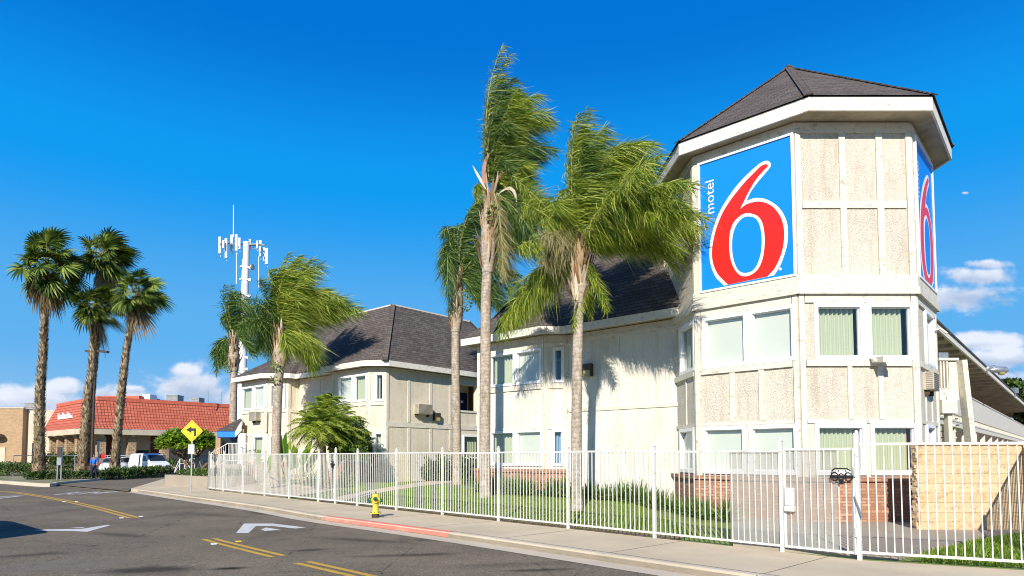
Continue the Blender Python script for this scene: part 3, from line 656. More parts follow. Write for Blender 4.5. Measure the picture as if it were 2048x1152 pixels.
for (F, a, b, z0, z1, kd) in todo:
    window(tower, F, a, b, z0, z1, kd, gap=.075 if kd in ('green', 'green_red') else (.1 if kd == 'white' else 0), fw=.1 if F.L > 2.5 and F is not FC_ else .07)
tb = MB()
def ring(mb, F, z0, z1, o, ext=True):
    e = o * .41; F.board(mb, -e, F.L + e, z0, z1, -.02, o)
for i, F in enumerate(FT[:5]):
    F.board(tb, 0, .13, -.05, 9.62, -.01, .05); F.board(tb, F.L - .13, F.L, -.05, 9.62, -.01, .05)
    ring(tb, F, 9.62, 9.87, .045)
    F.board(tb, .15, F.L - .15, 5.36, 5.56, -.01, .045); F.board(tb, .15, F.L - .15, 3.80, 3.945, -.01, .06); F.board(tb, .15, F.L - .15, 2.41, 2.50, -.01, .030)
# front: uprights and rails
z_ = lambda F, x, y: F.sz(x, y)
for x0, x1 in ((1679, 1691), (1753, 1766)): FB_.board(tb, FB_.s_(x0, 400), FB_.s_(x1, 400), 6.04, 9.62, -.01, .045)
zr = FB_.sz(1720, 410)[1]; FB_.board(tb, .15, FB_.L - .15, zr - .085, zr + .085, -.01, .042)
for x0, x1 in ((1695, 1704), (1756, 1766)): FB_.board(tb, FB_.s_(x0, 790), FB_.s_(x1, 790), 2.5, 3.80, -.01, .045)
for x0, x1 in ((1461, 1472), (1519, 1530)): FA_.board(tb, FA_.s_(x0, 790), FA_.s_(x1, 790), 2.5, 3.80, -.01, .045)
for F, x0, x1 in ((FB_, 1727, 1733), (FA_, 1496, 1499)):
    F.board(tb, F.s_(x0, 664), F.s_(x1, 664), 3.945, 5.36, -.01, .025); F.board(tb, F.s_(x0, 900), F.s_(x1, 900), 1.12, 2.41, -.01, .025)
for F in (FC_, FD_):
    for k in (.36, .68): F.board(tb, F.L * k - .05, F.L * k + .05, 2.5, 3.8, -.01, .027)
FC_.board(tb, FC_.L * .5 - .05, FC_.L * .5 + .05, 3.945, 5.36, -.01, .027)
tb.build('timber_trim', 'trim', tower)
bc = MB()
for F in FT[:5]: ring(bc, F, 5.745, 6.04, .085); ring(bc, F, 5.562, 5.74, .125)
bc.build('band_course', 'trim', tower)
bb = MB()
for F in FT[:5]: ring(bb, F, -.08, 1.0, .11)
br = bb.build('brick_base', 'brick_red', tower)
bb = MB()
for F in FT[:5]: ring(bb, F, 1.0, 1.10, .17)
bb.build('brick_cap', 'brick_red', br)
# roof
EZ0, EZ1 = 9.86, 10.20; APX = W(1577, 135, 19.3); APX = Vector((APX.x, 19.3, APX.z))
rf = MB(); Ro = offset_poly(Rt, .05)
for i in range(8): rf.face([(*Ro[i], EZ1 + .01), (*Ro[(i + 1) % 8], EZ1 + .01), APX])
roof = rf.build('roof', 'shingle', tower)
hp = MB()
for i in range(8):
    a = Vector((*Ro[i], EZ1 + .03)); hp.bar(a, APX + Vector((0, 0, .02)), .22, .03)
hp.build('ridge_cap', 'shingle', roof)
fascia_ring(tower, [Vector(p) for p in Rt], EZ0, EZ1, .05)
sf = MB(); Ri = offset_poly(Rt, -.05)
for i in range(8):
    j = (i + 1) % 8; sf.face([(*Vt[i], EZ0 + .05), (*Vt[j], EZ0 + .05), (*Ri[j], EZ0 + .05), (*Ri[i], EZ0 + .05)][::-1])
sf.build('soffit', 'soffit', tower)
# the signs
Q = lambda L_: [(1390 + x / 3.388, 260 + y / 3.388) for x, y in L_]
OUT = Q([(515, 225), (495, 215), (460, 225), (420, 255), (370, 300), (320, 350), (270, 410), (225, 475), (180, 550), (150, 620), (128, 690), (113, 760), (107, 830), (110, 890), (125, 950), (155, 1010), (205, 1060), (545, 989), (580, 935), (610, 860), (632, 780), (638, 710), (632, 640), (610, 580), (575, 530), (530, 495), (480, 472), (430, 466), (390, 473), (357, 487), (380, 435), (425, 370), (480, 305), (515, 262), (522, 243)])
RED = Q([(498, 240), (480, 240), (450, 255), (400, 305), (350, 355), (300, 415), (250, 480), (205, 550), (170, 625), (145, 700), (130, 770), (124, 830), (128, 890), (145, 945), (175, 995), (232, 1052), (498, 997), (540, 955), (575, 890), (600, 820), (612, 740), (610, 670), (595, 610), (570, 565), (535, 525), (490, 500), (440, 490), (390, 498), (350, 513), (315, 540), (340, 490), (375, 420), (420, 345), (470, 285), (500, 255)])
CW = Q([(375, 570), (430, 587), (465, 635), (480, 720), (479, 800), (466, 880), (437, 945), (390, 985), (340, 996), (300, 977), (267, 928), (247, 860), (241, 780), (247, 700), (270, 635), (310, 592), (345, 573)])
CB = Q([(378, 592), (420, 605), (447, 650), (460, 720), (460, 800), (448, 870), (420, 935), (385, 965), (340, 972), (305, 955), (280, 910), (265, 850), (261, 780), (268, 710), (290, 650), (325, 608), (350, 595)])
BQ = [FA_.sz(1404.5, 583.7), FA_.sz(1590, 550), FA_.sz(1584.4, 272), FA_.sz(1404, 333)]
bs0, bs1 = (BQ[0][0] + BQ[3][0]) / 2, (BQ[1][0] + BQ[2][0]) / 2; bz0, bz1 = (BQ[0][1] + BQ[1][1]) / 2, (BQ[2][1] + BQ[3][1]) / 2
def to_sz(P): return [FA_.sz(x, y) for x, y in P]
def norm(P): return [((s - bs0) / (bs1 - bs0), (z - bz0) / (bz1 - bz0)) for s, z in P]
def clip_bot(P): return [(s, max(z, .012)) for s, z in P]
SH = {k: clip_bot(norm(to_sz(v))) for k, v in (('o', OUT), ('r', RED), ('w', CW), ('b', CB))}
def smooth_poly(P, skip):
    out = []; n = len(P)
    for i in range(n):
        a, b, c, d = P[i - 1], P[i], P[(i + 1) % n], P[(i + 2) % n]
        out.append(b)
        if i in skip: continue
        for t in (.33, .66):
            out.append(tuple(.5 * (2 * b[k] + (c[k] - a[k]) * t + (2 * a[k] - 5 * b[k] + 4 * c[k] - d[k]) * t * t + (3 * b[k] - a[k] - 3 * c[k] + d[k]) * t ** 3) for k in (0, 1)))
    return out
SH['o'] = smooth_poly(SH['o'], (15, 16, 17, 28, 29)); SH['r'] = smooth_poly(SH['r'], (14, 15, 16, 28, 29)); SH['w'] = smooth_poly(SH['w'], ()); SH['b'] = smooth_poly(SH['b'], ())
_l = norm(to_sz([(1431.3, 426.8), (1412.3, 356), (1431.3, 360)])); LT = (_l[1][0], _l[0][0], _l[0][1], _l[2][1])
def sign(F, s0, s1, z0, z1, name='sign_banner'):
    b = MB(); F.board(b, s0, s1, z0, z1, .02, .075); sb = b.build(name, 'sign_blue', tower)
    f = MB(); w2 = .055
    for a, b2, c, d in ((s0 - w2, s1 + w2, z1, z1 + w2), (s0 - w2, s1 + w2, z0 - w2, z0), (s0 - w2, s0, z0, z1), (s1, s1 + w2, z0, z1)): F.board(f, a, b2, c, d, .02, .11)
    f.build('border', 'vinyl', sb)
    def lay(k, o, mat, nm):
        g = MB(); pts = [F.p(s0 + s * (s1 - s0), z0 + z * (z1 - z0), .075) for s, z in SH[k]]; nn = V3(F.n) * o
        g.prism(pts[::-1] if False else pts, nn); return g.build(nm, mat, sb)
    lay('o', .004, 'sign_white', 'numeral_outline'); lay('r', .008, 'sign_red', 'numeral'); lay('w', .012, 'sign_white', 'numeral_inner_outline'); lay('b', .016, 'sign_blue', 'numeral_counter')
    # the word reads upward
    ws, hz = (s1 - s0), (z1 - z0)
    org = F.p(s0 + LT[1] * ws, z0 + LT[2] * hz, .0762); text(sb, 'lettering', 'motel', org, (0, 0, 1), -V3(F.d), (LT[3] - LT[2]) * hz, (LT[1] - LT[0]) * ws, 'sign_white', .003, .0)
    c = F.p(s0 + .865 * ws, z0 + .055 * hz, .077); g = MB(); g.lathe(c, [(.035, 0), (.035, .004)], 16, V3(F.n)); g.build('registered_mark', 'sign_white', sb)
    text(sb, 'lettering', 'R', F.p(s0 + .865 * ws - .015, z0 + .055 * hz - .02, .0815), V3(F.d), (0, 0, 1), .03, .04, 'sign_blue', .001)
    return sb
sign(FA_, bs0, bs1, bz0, bz1)
sign(FC_, .22, FC_.L - .16, bz0, bz1)
# small things on the tower
ac_unit(tower, FC_, FC_.L * .42, 3.50, .75, .45, .22)
m_ = MB(); s, z = FB_.sz(1738, 722); p = FB_.p(s, z, 0); m_.tube([p, FB_.p(s - .02, z + .05, .12), FB_.p(s, z - .02, .22)], .025); m_.lathe(FB_.p(s, z - .02, .2), [(.05, -.03), (.055, .05)], 12, (1, 0, 0))
m_.hexa([FB_.p(s + .05, z - .10, .50), FB_.p(s + .33, z - .10, .50), FB_.p(s + .33, z - .06, .16), FB_.p(s + .05, z - .06, .16), FB_.p(s + .05, z + .05, .50), FB_.p(s + .33, z + .05, .50), FB_.p(s + .33, z + .06, .16), FB_.p(s + .05, z + .06, .16)])
m_.build('floodlight', 'trim', tower)
m_ = MB(); m_.tube([FC_.p(FC_.L * .93, 5.0, 0), FC_.p(FC_.L * .93, 5.06, .15), FC_.p(FC_.L * .93, 4.9, .3)], .03); m_.tube([FC_.p(FC_.L * .97, 5.0, .03), FC_.p(FC_.L * .97, 2.6, .03)], .02); m_.build('conduit', 'trim', tower)

# ------------------------------------------------------------ mansard wings
def roof_mansard(parent, E, du, dv, Lu, Lv, run, z0, z1, runs=(1, 1, 1, 1), bays=()):
    "E: front right eave corner; du to the left along the front, dv to the back"
    a, b, c, d = E, E + du * Lu, E + du * Lu + dv * Lv, E + dv * Lv
    r = run; ta, tb_, tc_, td = a + du * r + dv * r, b - du * r + dv * r, c - du * r - dv * r, d + du * r - dv * r
    Z = lambda p, z: Vector((p.x, p.y, z)); mb = MB()
    mb.face([Z(b, z0), Z(a, z0), Z(ta, z1), Z(tb_, z1)]); mb.face([Z(a, z0), Z(d, z0), Z(td, z1), Z(ta, z1)])
    mb.face([Z(d, z0), Z(c, z0), Z(tc_, z1), Z(td, z1)]); mb.face([Z(c, z0), Z(b, z0), Z(tb_, z1), Z(tc_, z1)])
    mb.face([Z(ta, z1 - .02), Z(td, z1 - .02), Z(tc_, z1 - .02), Z(tb_, z1 - .02)])
    ro_ = mb.build('roof', 'shingle', parent)
    for p, q in ((a, ta), (b, tb_), (d, td)): cap = MB(); cap.bar(Z(p, z0 + .02), Z(q, z1 + .02), .24, .03); cap.build('ridge_cap', 'shingle', ro_)
    fl_ = MB()
    for p, q in ((tb_, ta), (ta, td), (td, tc_), (tc_, tb_)): fl_.bar(Z(p, z1 + .0), Z(q, z1 + .0), .1, .07)
    fl_.build('roof_edge', 'trim', ro_)
    return ro_
def bay_roof(parent, eave, top, z0, z1):
    "eave: points at the fascia; top: points on the mansard slope"
    mb = MB(); n = len(eave)
    for i in range(n - 1):
        t0, t1 = top[i], top[i + 1]
        q = [Vector((*eave[i][:2], z0)), Vector((*eave[i + 1][:2], z0)), Vector(t1)]
        if (Vector(t0) - Vector(t1)).length > .01: q.append(Vector(t0))
        mb.face(q)
    return mb.build('bay_roof', 'shingle', parent)

U2, V2_ = Vector((-.742, .670)), Vector((.670, .742))
# middle wing
M0 = Vector((5.50, 19.34)); M1 = Vector((2.45, 22.1)); B1 = Vector((1.68, 22.1)); B2 = Vector((-.65, 24.2))
mid = thing('motel_wing', (2.5, 24, .2), 'cream two storey wing with a dark mansard roof joining the tower', 'building')
Mback = M0 + V2_ * 9
FM, FMs, FMb = Face(M1, M0 + Vector((.4, -.36))), Face(B1, M1), Face(B2, B1)
FMe = Face(B2 + V2_ * 9, B2)
mw = MB(); EM = 5.75
def wspec(F, specs, zu, zl):
    out = []
    for (p0, p1, lv, kd) in specs:
        z0, z1 = zu if lv == 'U' else zl; py = 913 - ((z0 + z1) / 2 - 1.6) * 1300 / ((F.A.y + F.B.y) / 2)
        a, b = F.s_(p0, py), F.s_(p1, py); out.append((F, max(a, .05), min(b, F.L - .05), z0, z1, kd))
    return out
zuM, zlM = (4.12, 5.33), (1.27, 2.52)
wB = wspec(FMb, [(980, 1031, 'U', 'green'), (1032, 1084, 'U', 'blind'), (981, 1031, 'L', 'green'), (1032, 1086, 'L', 'blind')], zuM, zlM)
wS = wspec(FMs, [(1105, 1128, 'U', 'green'), (1104, 1128, 'L', 'blue')], zuM, zlM)
FMb.wall(mw, 0, EM, [(w_[1] + .03, w_[2] - .03, w_[3] + .03, w_[4] - .03) for w_ in wB]); FMs.wall(mw, 0, EM, [(w_[1] + .03, w_[2] - .03, w_[3] + .03, w_[4] - .03) for w_ in wS])
FM.wall(mw, 0, EM); FMe.wall(mw, 0, EM)
mw.build('wall', 'stucco_smooth', mid)
for w_ in wB + wS: window(mid, *w_, gap=.15 if w_[5] == 'green' else 0, fw=.08)
mt = MB()
def bx(F, x0, x1, z0, z1, o=.028, py=None):
    py = py or 913 - ((z0 + z1) / 2 - 1.6) * 1300 / ((F.A.y + F.B.y) / 2); F.board(mt, F.s_(x0, py), F.s_(x1, py), z0, z1, -.01, o)
for F in (FMb, FMs):
    F.board(mt, 0, .12, 0, 5.7, -.01, .034); F.board(mt, F.L - .12, F.L, 0, 5.7, -.01, .034)
    F.board(mt, .12, F.L - .12, 5.34, 5.5, -.01, .03); F.board(mt, .12, F.L - .12, 3.92, 4.1, -.01, .05); F.board(mt, .12, F.L - .12, 2.53, 2.62, -.01, .03)
bx(FMb, 1014, 1019, 2.62, 3.92); bx(FMb, 1041, 1047, 2.62, 3.92); bx(FMs, 1096, 1101, 2.62, 3.92)
FM.board(mt, 0, FM.L, 3.10, 3.22, -.01, .03); FM.board(mt, 0, .1, 0, 5.7, -.01, .03)
bx(FM, 1232, 1240, 0.1, 3.10, .02); bx(FM, 1232, 1240, 3.22, 5.6, .026); FM.board(mt, 0, FM.L, 5.45, 5.6, -.01, .03)
mt.build('timber_trim', 'trim', mid)
bb = MB()
for F in (FMb, FMs): ring(bb, F, 0, 1.05, .09)
bk = bb.build('brick_base', 'brick_red', mid); bb = MB()
for F in (FMb, FMs): ring(bb, F, 1.05, 1.17, .14)
bb.build('brick_cap', 'brick_red', bk)
s, z = FM.sz(1178, 741); wall_lamp(mid, FM, s, z, .34, .42, .18)
# eaves follow the bay
mp = [B2 + V2_ * 9, B2, B1, M1, M0 + Vector((.4, -.36)), M0 + V2_ * 9]
me_ = offset_poly(mp, .45); eM0, eM1 = 5.73, 5.98
fascia_ring(mid, me_, eM0, eM1, .06, True, skip=(4, 5)); fi = offset_poly(mp, .42)
sf = MB()
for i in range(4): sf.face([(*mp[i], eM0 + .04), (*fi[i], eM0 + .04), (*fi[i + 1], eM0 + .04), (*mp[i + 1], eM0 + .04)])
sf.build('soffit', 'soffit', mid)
# the mansard starts on the main wall plane
u_ = V3(U2); v_ = V3(V2_)
wp = V3(M1) - v_ * .45     # eave line of the main wall
left_t = (V3(B2) - wp).dot(u_) + .45; right_t = (Vector((7.0, 19.0, 0)) - wp).dot(u_)
E0 = wp + u_ * right_t
roof_mansard(mid, E0, u_, v_, left_t - right_t, 10, 2.3, eM1 - .02, 9.35)
def on_slope(o, du, dv, t, h, run, rise): return o + du * t + dv * (run * h / rise) + Vector((0, 0, h))
rise = 9.35 - eM1; so_ = Vector((wp.x, wp.y, eM1 - .02))
e2, e1, e0 = me_[1], me_[2], me_[3]
te2, te1, te0 = [(V3(q) - wp).dot(u_) for q in (e2, e1, e0)]
bay_roof(mid, [e2, e1, e0], [on_slope(so_, u_, v_, te2 - .9, 1.05, 2.3, rise), on_slope(so_, u_, v_, te1 + .2, 1.05, 2.3, rise), on_slope(so_, u_, v_, te0 - .05, .02, 2.3, rise)], eM1, 0)
bay_roof(mid, [me_[0], e2], [on_slope(so_, u_, v_, te2 - .9, 1.05, 2.3, rise)] * 2, eM1, 0)

# left block
C0, C1_, C2 = Vector((-5.15, 30.7)), Vector((-6.02, 30.7)), Vector((-8.19, 32.66)); C3 = C2 + V2_ * .60
D0 = Vector((-10.9, 35.9)); D1_, D2_, D3_ = Vector((-11.3, 35.46)), Vector((-12.55, 35.46)), Vector((-14.57, 37.3))
blk = thing('motel_block', (-8, 36, .3), 'detached cream two storey block with a dark mansard roof and two bays', 'building')
lp_ = [D3_ + V2_ * 7.6, D3_, D2_, D1_, D0, C3, C2, C1_, C0, C0 + V2_ * 9.4]
FL = [Face(lp_[i], lp_[(i + 1) % len(lp_)]) for i in range(len(lp_))]
Fend, Fbs, Fbm, Fw, Fq1, Fq2, Fq3 = FL[8], FL[7], FL[6], FL[4], FL[3], FL[2], FL[1]
zuL, zlL = (4.22, 5.55), (1.46, 2.75)
ws = wspec(Fbm, [(677.5, 707, 'U', 'blind'), (708.5, 741, 'U', 'green')], zuL, zlL) + wspec(Fbs, [(750, 769, 'U', 'green'), (748, 767, 'L', 'white')], zuL, zlL)
ws += wspec(Fq3, [(485, 507, 'U', 'green'), (508.5, 531, 'U', 'blind'), (506, 529, 'L', 'green')], zuL, zlL) + wspec(Fq2, [(540, 571, 'U', 'blind'), (539, 560, 'L', 'dark')], zuL, zlL)
wE = wspec(Fend, [(925, 961, 'L', 'green')], zuL, zlL)
bal = (Fend.s_(903, 770), Fend.s_(953, 770), 4.05, 5.42)
mw = MB()
for F in FL:
    hs_ = [(w_[1] + .03, w_[2] - .03, w_[3] + .03, w_[4] - .03) for w_ in ws + wE if w_[0] is F]
    if F is Fend: hs_.append(bal)
    F.wall(mw, 0, 5.85, hs_)
mw.build('wall', 'stucco_far', blk)
for w_ in ws + wE: window(blk, *w_, gap=.12 if w_[5] == 'green' else 0, fw=.09)
# recessed gallery behind the opening
gm = MB(); a, b, c, d = bal
for q in ([(a - .3, c, -.2), (b + 1, c, -.2), (b + 1, c, -1.6), (a - .3, c, -1.6)], [(a - .3, 5.6, -.2), (b + 1, 5.6, -.2), (b + 1, 5.6, -1.6), (a - .3, 5.6, -1.6)][::-1]): gm.face([Fend.p(*p) for p in q])
gm.face([Fend.p(a - .3, c, -1.6), Fend.p(b + 1, c, -1.6), Fend.p(b + 1, 5.6, -1.6), Fend.p(a - .3, 5.6, -1.6)]); gm.build('gallery', 'stucco_smooth', blk)
gm = MB(); s = Fend.s_(940, 780); Fend.board(gm, s - .02 + .5, s + .95 + .4, 3.4, 5.2, -1.59, -1.54); dr = gm.build('door', 'door_blue', blk)
gm = MB(); Fend.board(gm, s + .82, s + 1.02, 4.62, 4.76, -1.54, -1.53); gm.build('number_plate', 'sign_white', dr)
gm = MB(); Fend.board(gm, s - .9, s - .35, 4.0, 5.1, -1.59, -1.55); gm.build('window', 'dark_glass', blk)
mt = MB()
for x0, x1 in ((815, 820), (859, 863.5), (898, 902.5)): bx(Fend, x0, x1, 0, 3.0); bx(Fend, x0, x1, 3.28, 5.75)
Fend.board(mt, 0, Fend.L, 3.02, 3.26, -.01, .035); Fend.board(mt, 0, .12, 0, 5.8, -.01, .04); bx(Fend, 953, 961, 3.28, 5.75, .05); Fend.board(mt, a, b, c - .1, c, -.2, .05)
for F in (Fbm, Fbs, Fq3, Fq2, Fq1):
    F.board(mt, 0, .12, 0, 5.8, -.01, .034); F.board(mt, F.L - .12, F.L, 0, 5.8, -.01, .034)
    F.board(mt, .12, F.L - .12, 5.56, 5.72, -.01, .03); F.board(mt, .12, F.L - .12, 4.02, 4.2, -.01, .05); F.board(mt, .12, F.L - .12, 2.76, 2.9, -.01, .03)
bx(Fbm, 694, 698, 2.9, 4.02); bx(Fbm, 717, 721, 2.9, 4.02); bx(Fbs, 738, 742, 2.9, 4.02); bx(Fq3, 531, 534, 2.9, 4.02); bx(Fq2, 540, 542, 2.9, 4.02)
Fw.board(mt, 0, Fw.L, 3.02, 3.2, -.01, .03); bx(Fw, 636, 640, 3.2, 5.7)
mt.build('timber_trim', 'trim', blk)
for FF in ((Fbm, Fbs), (Fq3, Fq2)):
    bb = MB()
    for F in FF: ring(bb, F, 0, 1.3, .08)
    bk = bb.build('brick_base', 'brick_red', blk)
s, z = Fend.sz(842, 819); ac_unit(blk, Fend, s, z, .95, .5, .35); s, z = Fend.sz(871, 834); wall_lamp(blk, Fend, s, z, .34, .4, .22)
s, z = Fq3.sz(516, 833); ac_unit(blk, Fq3, s, z, .75, .5, .35); s, z = Fq3.sz(492, 858); wall_lamp(blk, Fq3, s, z, .3, .4, .18); s, z = Fw.sz(661, 797); wall_lamp(blk, Fw, s, z, .34, .42, .18)
le = offset_poly(lp_, .45); eL0, eL1 = 5.84, 6.10
fascia_ring(blk, le, eL0, eL1, .06); fi = offset_poly(lp_, .42); sf = MB()
for i in range(len(lp_)):
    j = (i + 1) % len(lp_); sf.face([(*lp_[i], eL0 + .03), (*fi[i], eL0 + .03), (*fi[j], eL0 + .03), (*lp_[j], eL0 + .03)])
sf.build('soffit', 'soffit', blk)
E0 = V3(C0) - v_ * .45 - u_ * .45; Lu = (V3(D3_) - V3(C0)).dot(u_) + .9
roof_mansard(blk, E0, u_, v_, Lu, 10.3, 2.3, eL1 - .02, 9.45)
so_ = Vector((E0.x, E0.y, eL1 - .02)); rise = 9.45 - eL1
tt_ = lambda q: (V3(q) - E0).dot(u_)
os_ = lambda t, h: on_slope(so_, u_, v_, t, h, 2.3, rise)
e8, e7, e6, e5 = le[8], le[7], le[6], le[5]
bay_roof(blk, [e5, e6, e7, e8], [os_(tt_(e5), .02), os_(tt_(e6) - 1.9, 1.25), os_(tt_(e7) + .25, 1.25), os_(.02, .02)], eL1, 0)
e1_, e2_, e3_, e4_ = le[1], le[2], le[3], le[4]
bay_roof(blk, [e1_, e2_, e3_, e4_], [os_(tt_(e1_) - 1.2, 1.5), os_(tt_(e2_) + .3, 1.5), os_(tt_(e3_) + .6, 1.5), os_(tt_(e4_), .02)], eL1, 0)
bay_roof(blk, [le[0], e1_], [os_(tt_(e1_) - 1.2, 1.5)] * 2, eL1, 0)
# ------------------------------------------------------------ fence and gates
def pickets(mb, a, b, z0, z1, sp=.108, w=.0165, za=0, zb_=0, rails=True):
    d = (b - a); n = max(2, round(d.length / sp)); dn = d.normalized()
    if rails:
        mb.bar(a + Vector((0, 0, z1)), b + Vector((0, 0, z1 + zb_)), .032, .038); mb.bar(a + Vector((0, 0, z0)), b + Vector((0, 0, z0 + zb_)), .032, .038)
    for i in range(1, n):
        p = a + d * (i / n); e = random.uniform(-.003, .003); mb.bar((p.x, p.y, z0 + .01), (p.x + e, p.y + e, z1 + zb_ * i / n), w, w, up=dn)
def post(mb, p, h, w=.058):
    ang = math.atan2(fd.y, fd.x); mb.box(p + Vector((0, 0, h / 2)), (w, w, h), ang); mb.box(p + Vector((0, 0, h + .008)), (w + .012, w + .012, .016), ang)
    mb.lathe(p + Vector((0, 0, h + .016)), [(.028, 0), (.030, .02), (.018, .042), (.004, .05)], 8)
def onfence(px, A=FA, B=FB):
    F = Face(A, B); s, _ = F.sz(px, 950); return F.p(s, 0, 0)
def fence(name, pts, heights, label, zo=.10, zt=1.70):
    t = thing(name, pts[0], label, 'fence')
    for i, p in enumerate(pts):
        m = MB(); post(m, p, heights[i]); m.build('post', 'steel_white', t)
    for i in range(len(pts) - 1):
        m = MB(); d = (pts[i + 1] - pts[i]).normalized() * .03; dz = .0
        pickets(m, pts[i] + d, pts[i + 1] - d, zo, zt + ((i * 7) % 3 - 1) * .008); m.build('picket_panel', 'steel_white', t)
    return t
lp1 = [onfence(x) for x in (418, 447, 486, 530, 579, 637)]
fl1 = fence('picket_fence', lp1, [1.8] * 6, 'white steel picket fence left of the small gate, before the entrance stairs')
lp2 = [onfence(x) for x in (671, 715, 793, 885, 997, 1136, 1308, 1562)]
fl2 = fence('picket_fence', lp2, [1.85] + [1.80] * 6 + [1.86], 'long white steel picket fence between the two gates, along lawn and hydrant')
FBp = FB; lp3 = [FB] + [FB + (FC - FB).normalized() * d for d in (2.9, 5.8)]
fl3 = fence('picket_fence', lp3, [1.95, 1.84, 1.84], 'white steel picket fence at the right before the sandy block wall', .12, 1.80)
rp_ = [lp1[0], lp1[0] + VV_ * 2.4, lp1[0] + VV_ * 4.8]
fence('picket_fence', rp_, [1.8] * 3, 'white steel fence running back from the left end of the street fence')
_ret = [Vector((8.25, 8.85, 0)), Vector((9.8, 11.35, 0)), Vector((11.32, 13.88, 0))]
fence('picket_fence', _ret, [1.84] * 3, 'white picket fence running back to the sandy block wall, past the right edge', .12, 1.80)
def gate(name, a, b, h, label, screen=None, box=False, lock=True):
    t = thing(name, a, label, 'gate'); d = (b - a).normalized(); a2, b2 = a + d * .05, b - d * .06
    m = MB(); pickets(m, a2, b2, .10, h, .105)
    for p in (a2, b2): m.bar(p + Vector((0, 0, .08)), p + Vector((0, 0, h + .015)), .045)
    m.build('gate_leaf', 'steel_white', t)
    if screen:
        m = MB(); s0, s1 = screen; n = Vector((-d.y, d.x, 0)) * .02; L_ = (b2 - a2).length
        p, q = a2 + d * L_ * s0 + n, a2 + d * L_ * s1 + n; m.face([p + Vector((0, 0, .1)), q + Vector((0, 0, .1)), q + Vector((0, 0, h - .02)), p + Vector((0, 0, h - .02))]); m.build('mesh_screen', 'perforated_mesh', t)
    if box:
        m = MB(); n = Vector((d.y, -d.x, 0)) * .03; c = a2 + d * .10 + n; ang = math.atan2(d.y, d.x); m.box(c + Vector((0, 0, .93)), (.15, .07, .30), ang); m.box(c + Vector((0, 0, .73)), (.16, .09, .09), ang); o = m.build('lock_box', 'steel_white', t, bevel=.008)
    n = Vector((d.y, -d.x, 0)) * .03
    for z in (.42, 1.36): m = MB(); m.tube([b2 + d * .03 + n + Vector((0, 0, z - .07)), b2 + d * .03 + n + Vector((0, 0, z + .07))], .022, 8); m.build('hinge', 'steel_white', t)
    return t
gL = gate('gate', lp1[-1], lp2[0], 1.70, 'narrow white picket gate with a dark push bar lock between two fence runs')
gR = gate('gate', lp2[-1], FB, 1.72, 'wide white picket gate with grey mesh screen and white lock box', (0.0, .77), True)
def pushbar(t, c, d, w_=.30, sc=1.0):
    n = Vector((d.y, -d.x, 0)); m = MB(); z = Vector((0, 0, 1))
    for k, r in ((-.10, .055), (.10, .055), (0, .04)):
        q = c + d * k * sc; pts = [q + d * (r * sc * math.cos(a)) + z * (r * 1.2 * sc * math.sin(a)) + n * .05 for a in np.linspace(0, 6.283, 14)]; m.tube(pts, .011, 6)
    m.tube([c - d * .14 * sc + z * .09 + n * .05, c - d * .09 * sc + z * .13 * sc + n * .06, c + d * .09 * sc + z * .13 * sc + n * .06, c + d * .14 * sc + z * .09 + n * .05], .012, 6)
    m.bar(c - d * .17 * sc + n * .04, c + d * .17 * sc + n * .04, .03, .05); m.box(c - z * .08 + n * .05, (.05, .04, .07), math.atan2(d.y, d.x)); m.build('chain_lock', 'black_paint', t)
dB = (FB - lp2[-1]).normalized(); pushbar(gR, FB - dB * .22 + Vector((0, 0, 1.28)), dB)
pushbar(gL, lp2[0] - fd * .13 + Vector((0, 0, 1.33)), fd, sc=.8)
m = MB(); m.bar(FB - dB * .08 + Vector((0, 0, .98)) + Vector((.0, -.05, 0)), FB - dB * .0 + Vector((0, -.09, .66)), .02); m.build('drop_bolt', 'galvanised', gR)
# mesh on the fence panel left of the big gate
sc_ = MB(); a = onfence(1458) + VV_ * .03; b = lp2[-1] + VV_ * .03; sc_.face([a + Vector((0, 0, .1)), b + Vector((0, 0, .1)), b + Vector((0, 0, 1.68)), a + Vector((0, 0, 1.68))]); sc_.build('mesh_screen', 'perforated_mesh', fl2)

# block wall on the right
bw = MB(); y0 = 13.95; x0 = W(1838, 950, y0).x; bw.slab([(x0, y0), (16.5, y0), (16.5, y0 + .22), (x0, y0 + .22)], -.05, 1.84)
wt = thing('block_wall', (x0, y0, 0), 'sandy split face block wall behind the fence at the right', 'wall'); bw.build('wall', 'block_wall', wt)
bw = MB(); bw.slab([(x0 - .03, y0 - .03), (16.5, y0 - .03), (16.5, y0 + .25), (x0 - .03, y0 + .25)], 1.84, 1.90); bw.build('coping', 'block_wall', wt)
bw = MB(); rs = random.Random(3)
for k in range(34):
    z = .03 + k * .054; bw.box((x0 - .015 + rs.uniform(-.012, .012), y0 + .11 + rs.uniform(-.04, .04), z), (.05, .16, .06), rs.uniform(-.3, .3))
bw.build('rough_end', 'block_wall', wt)

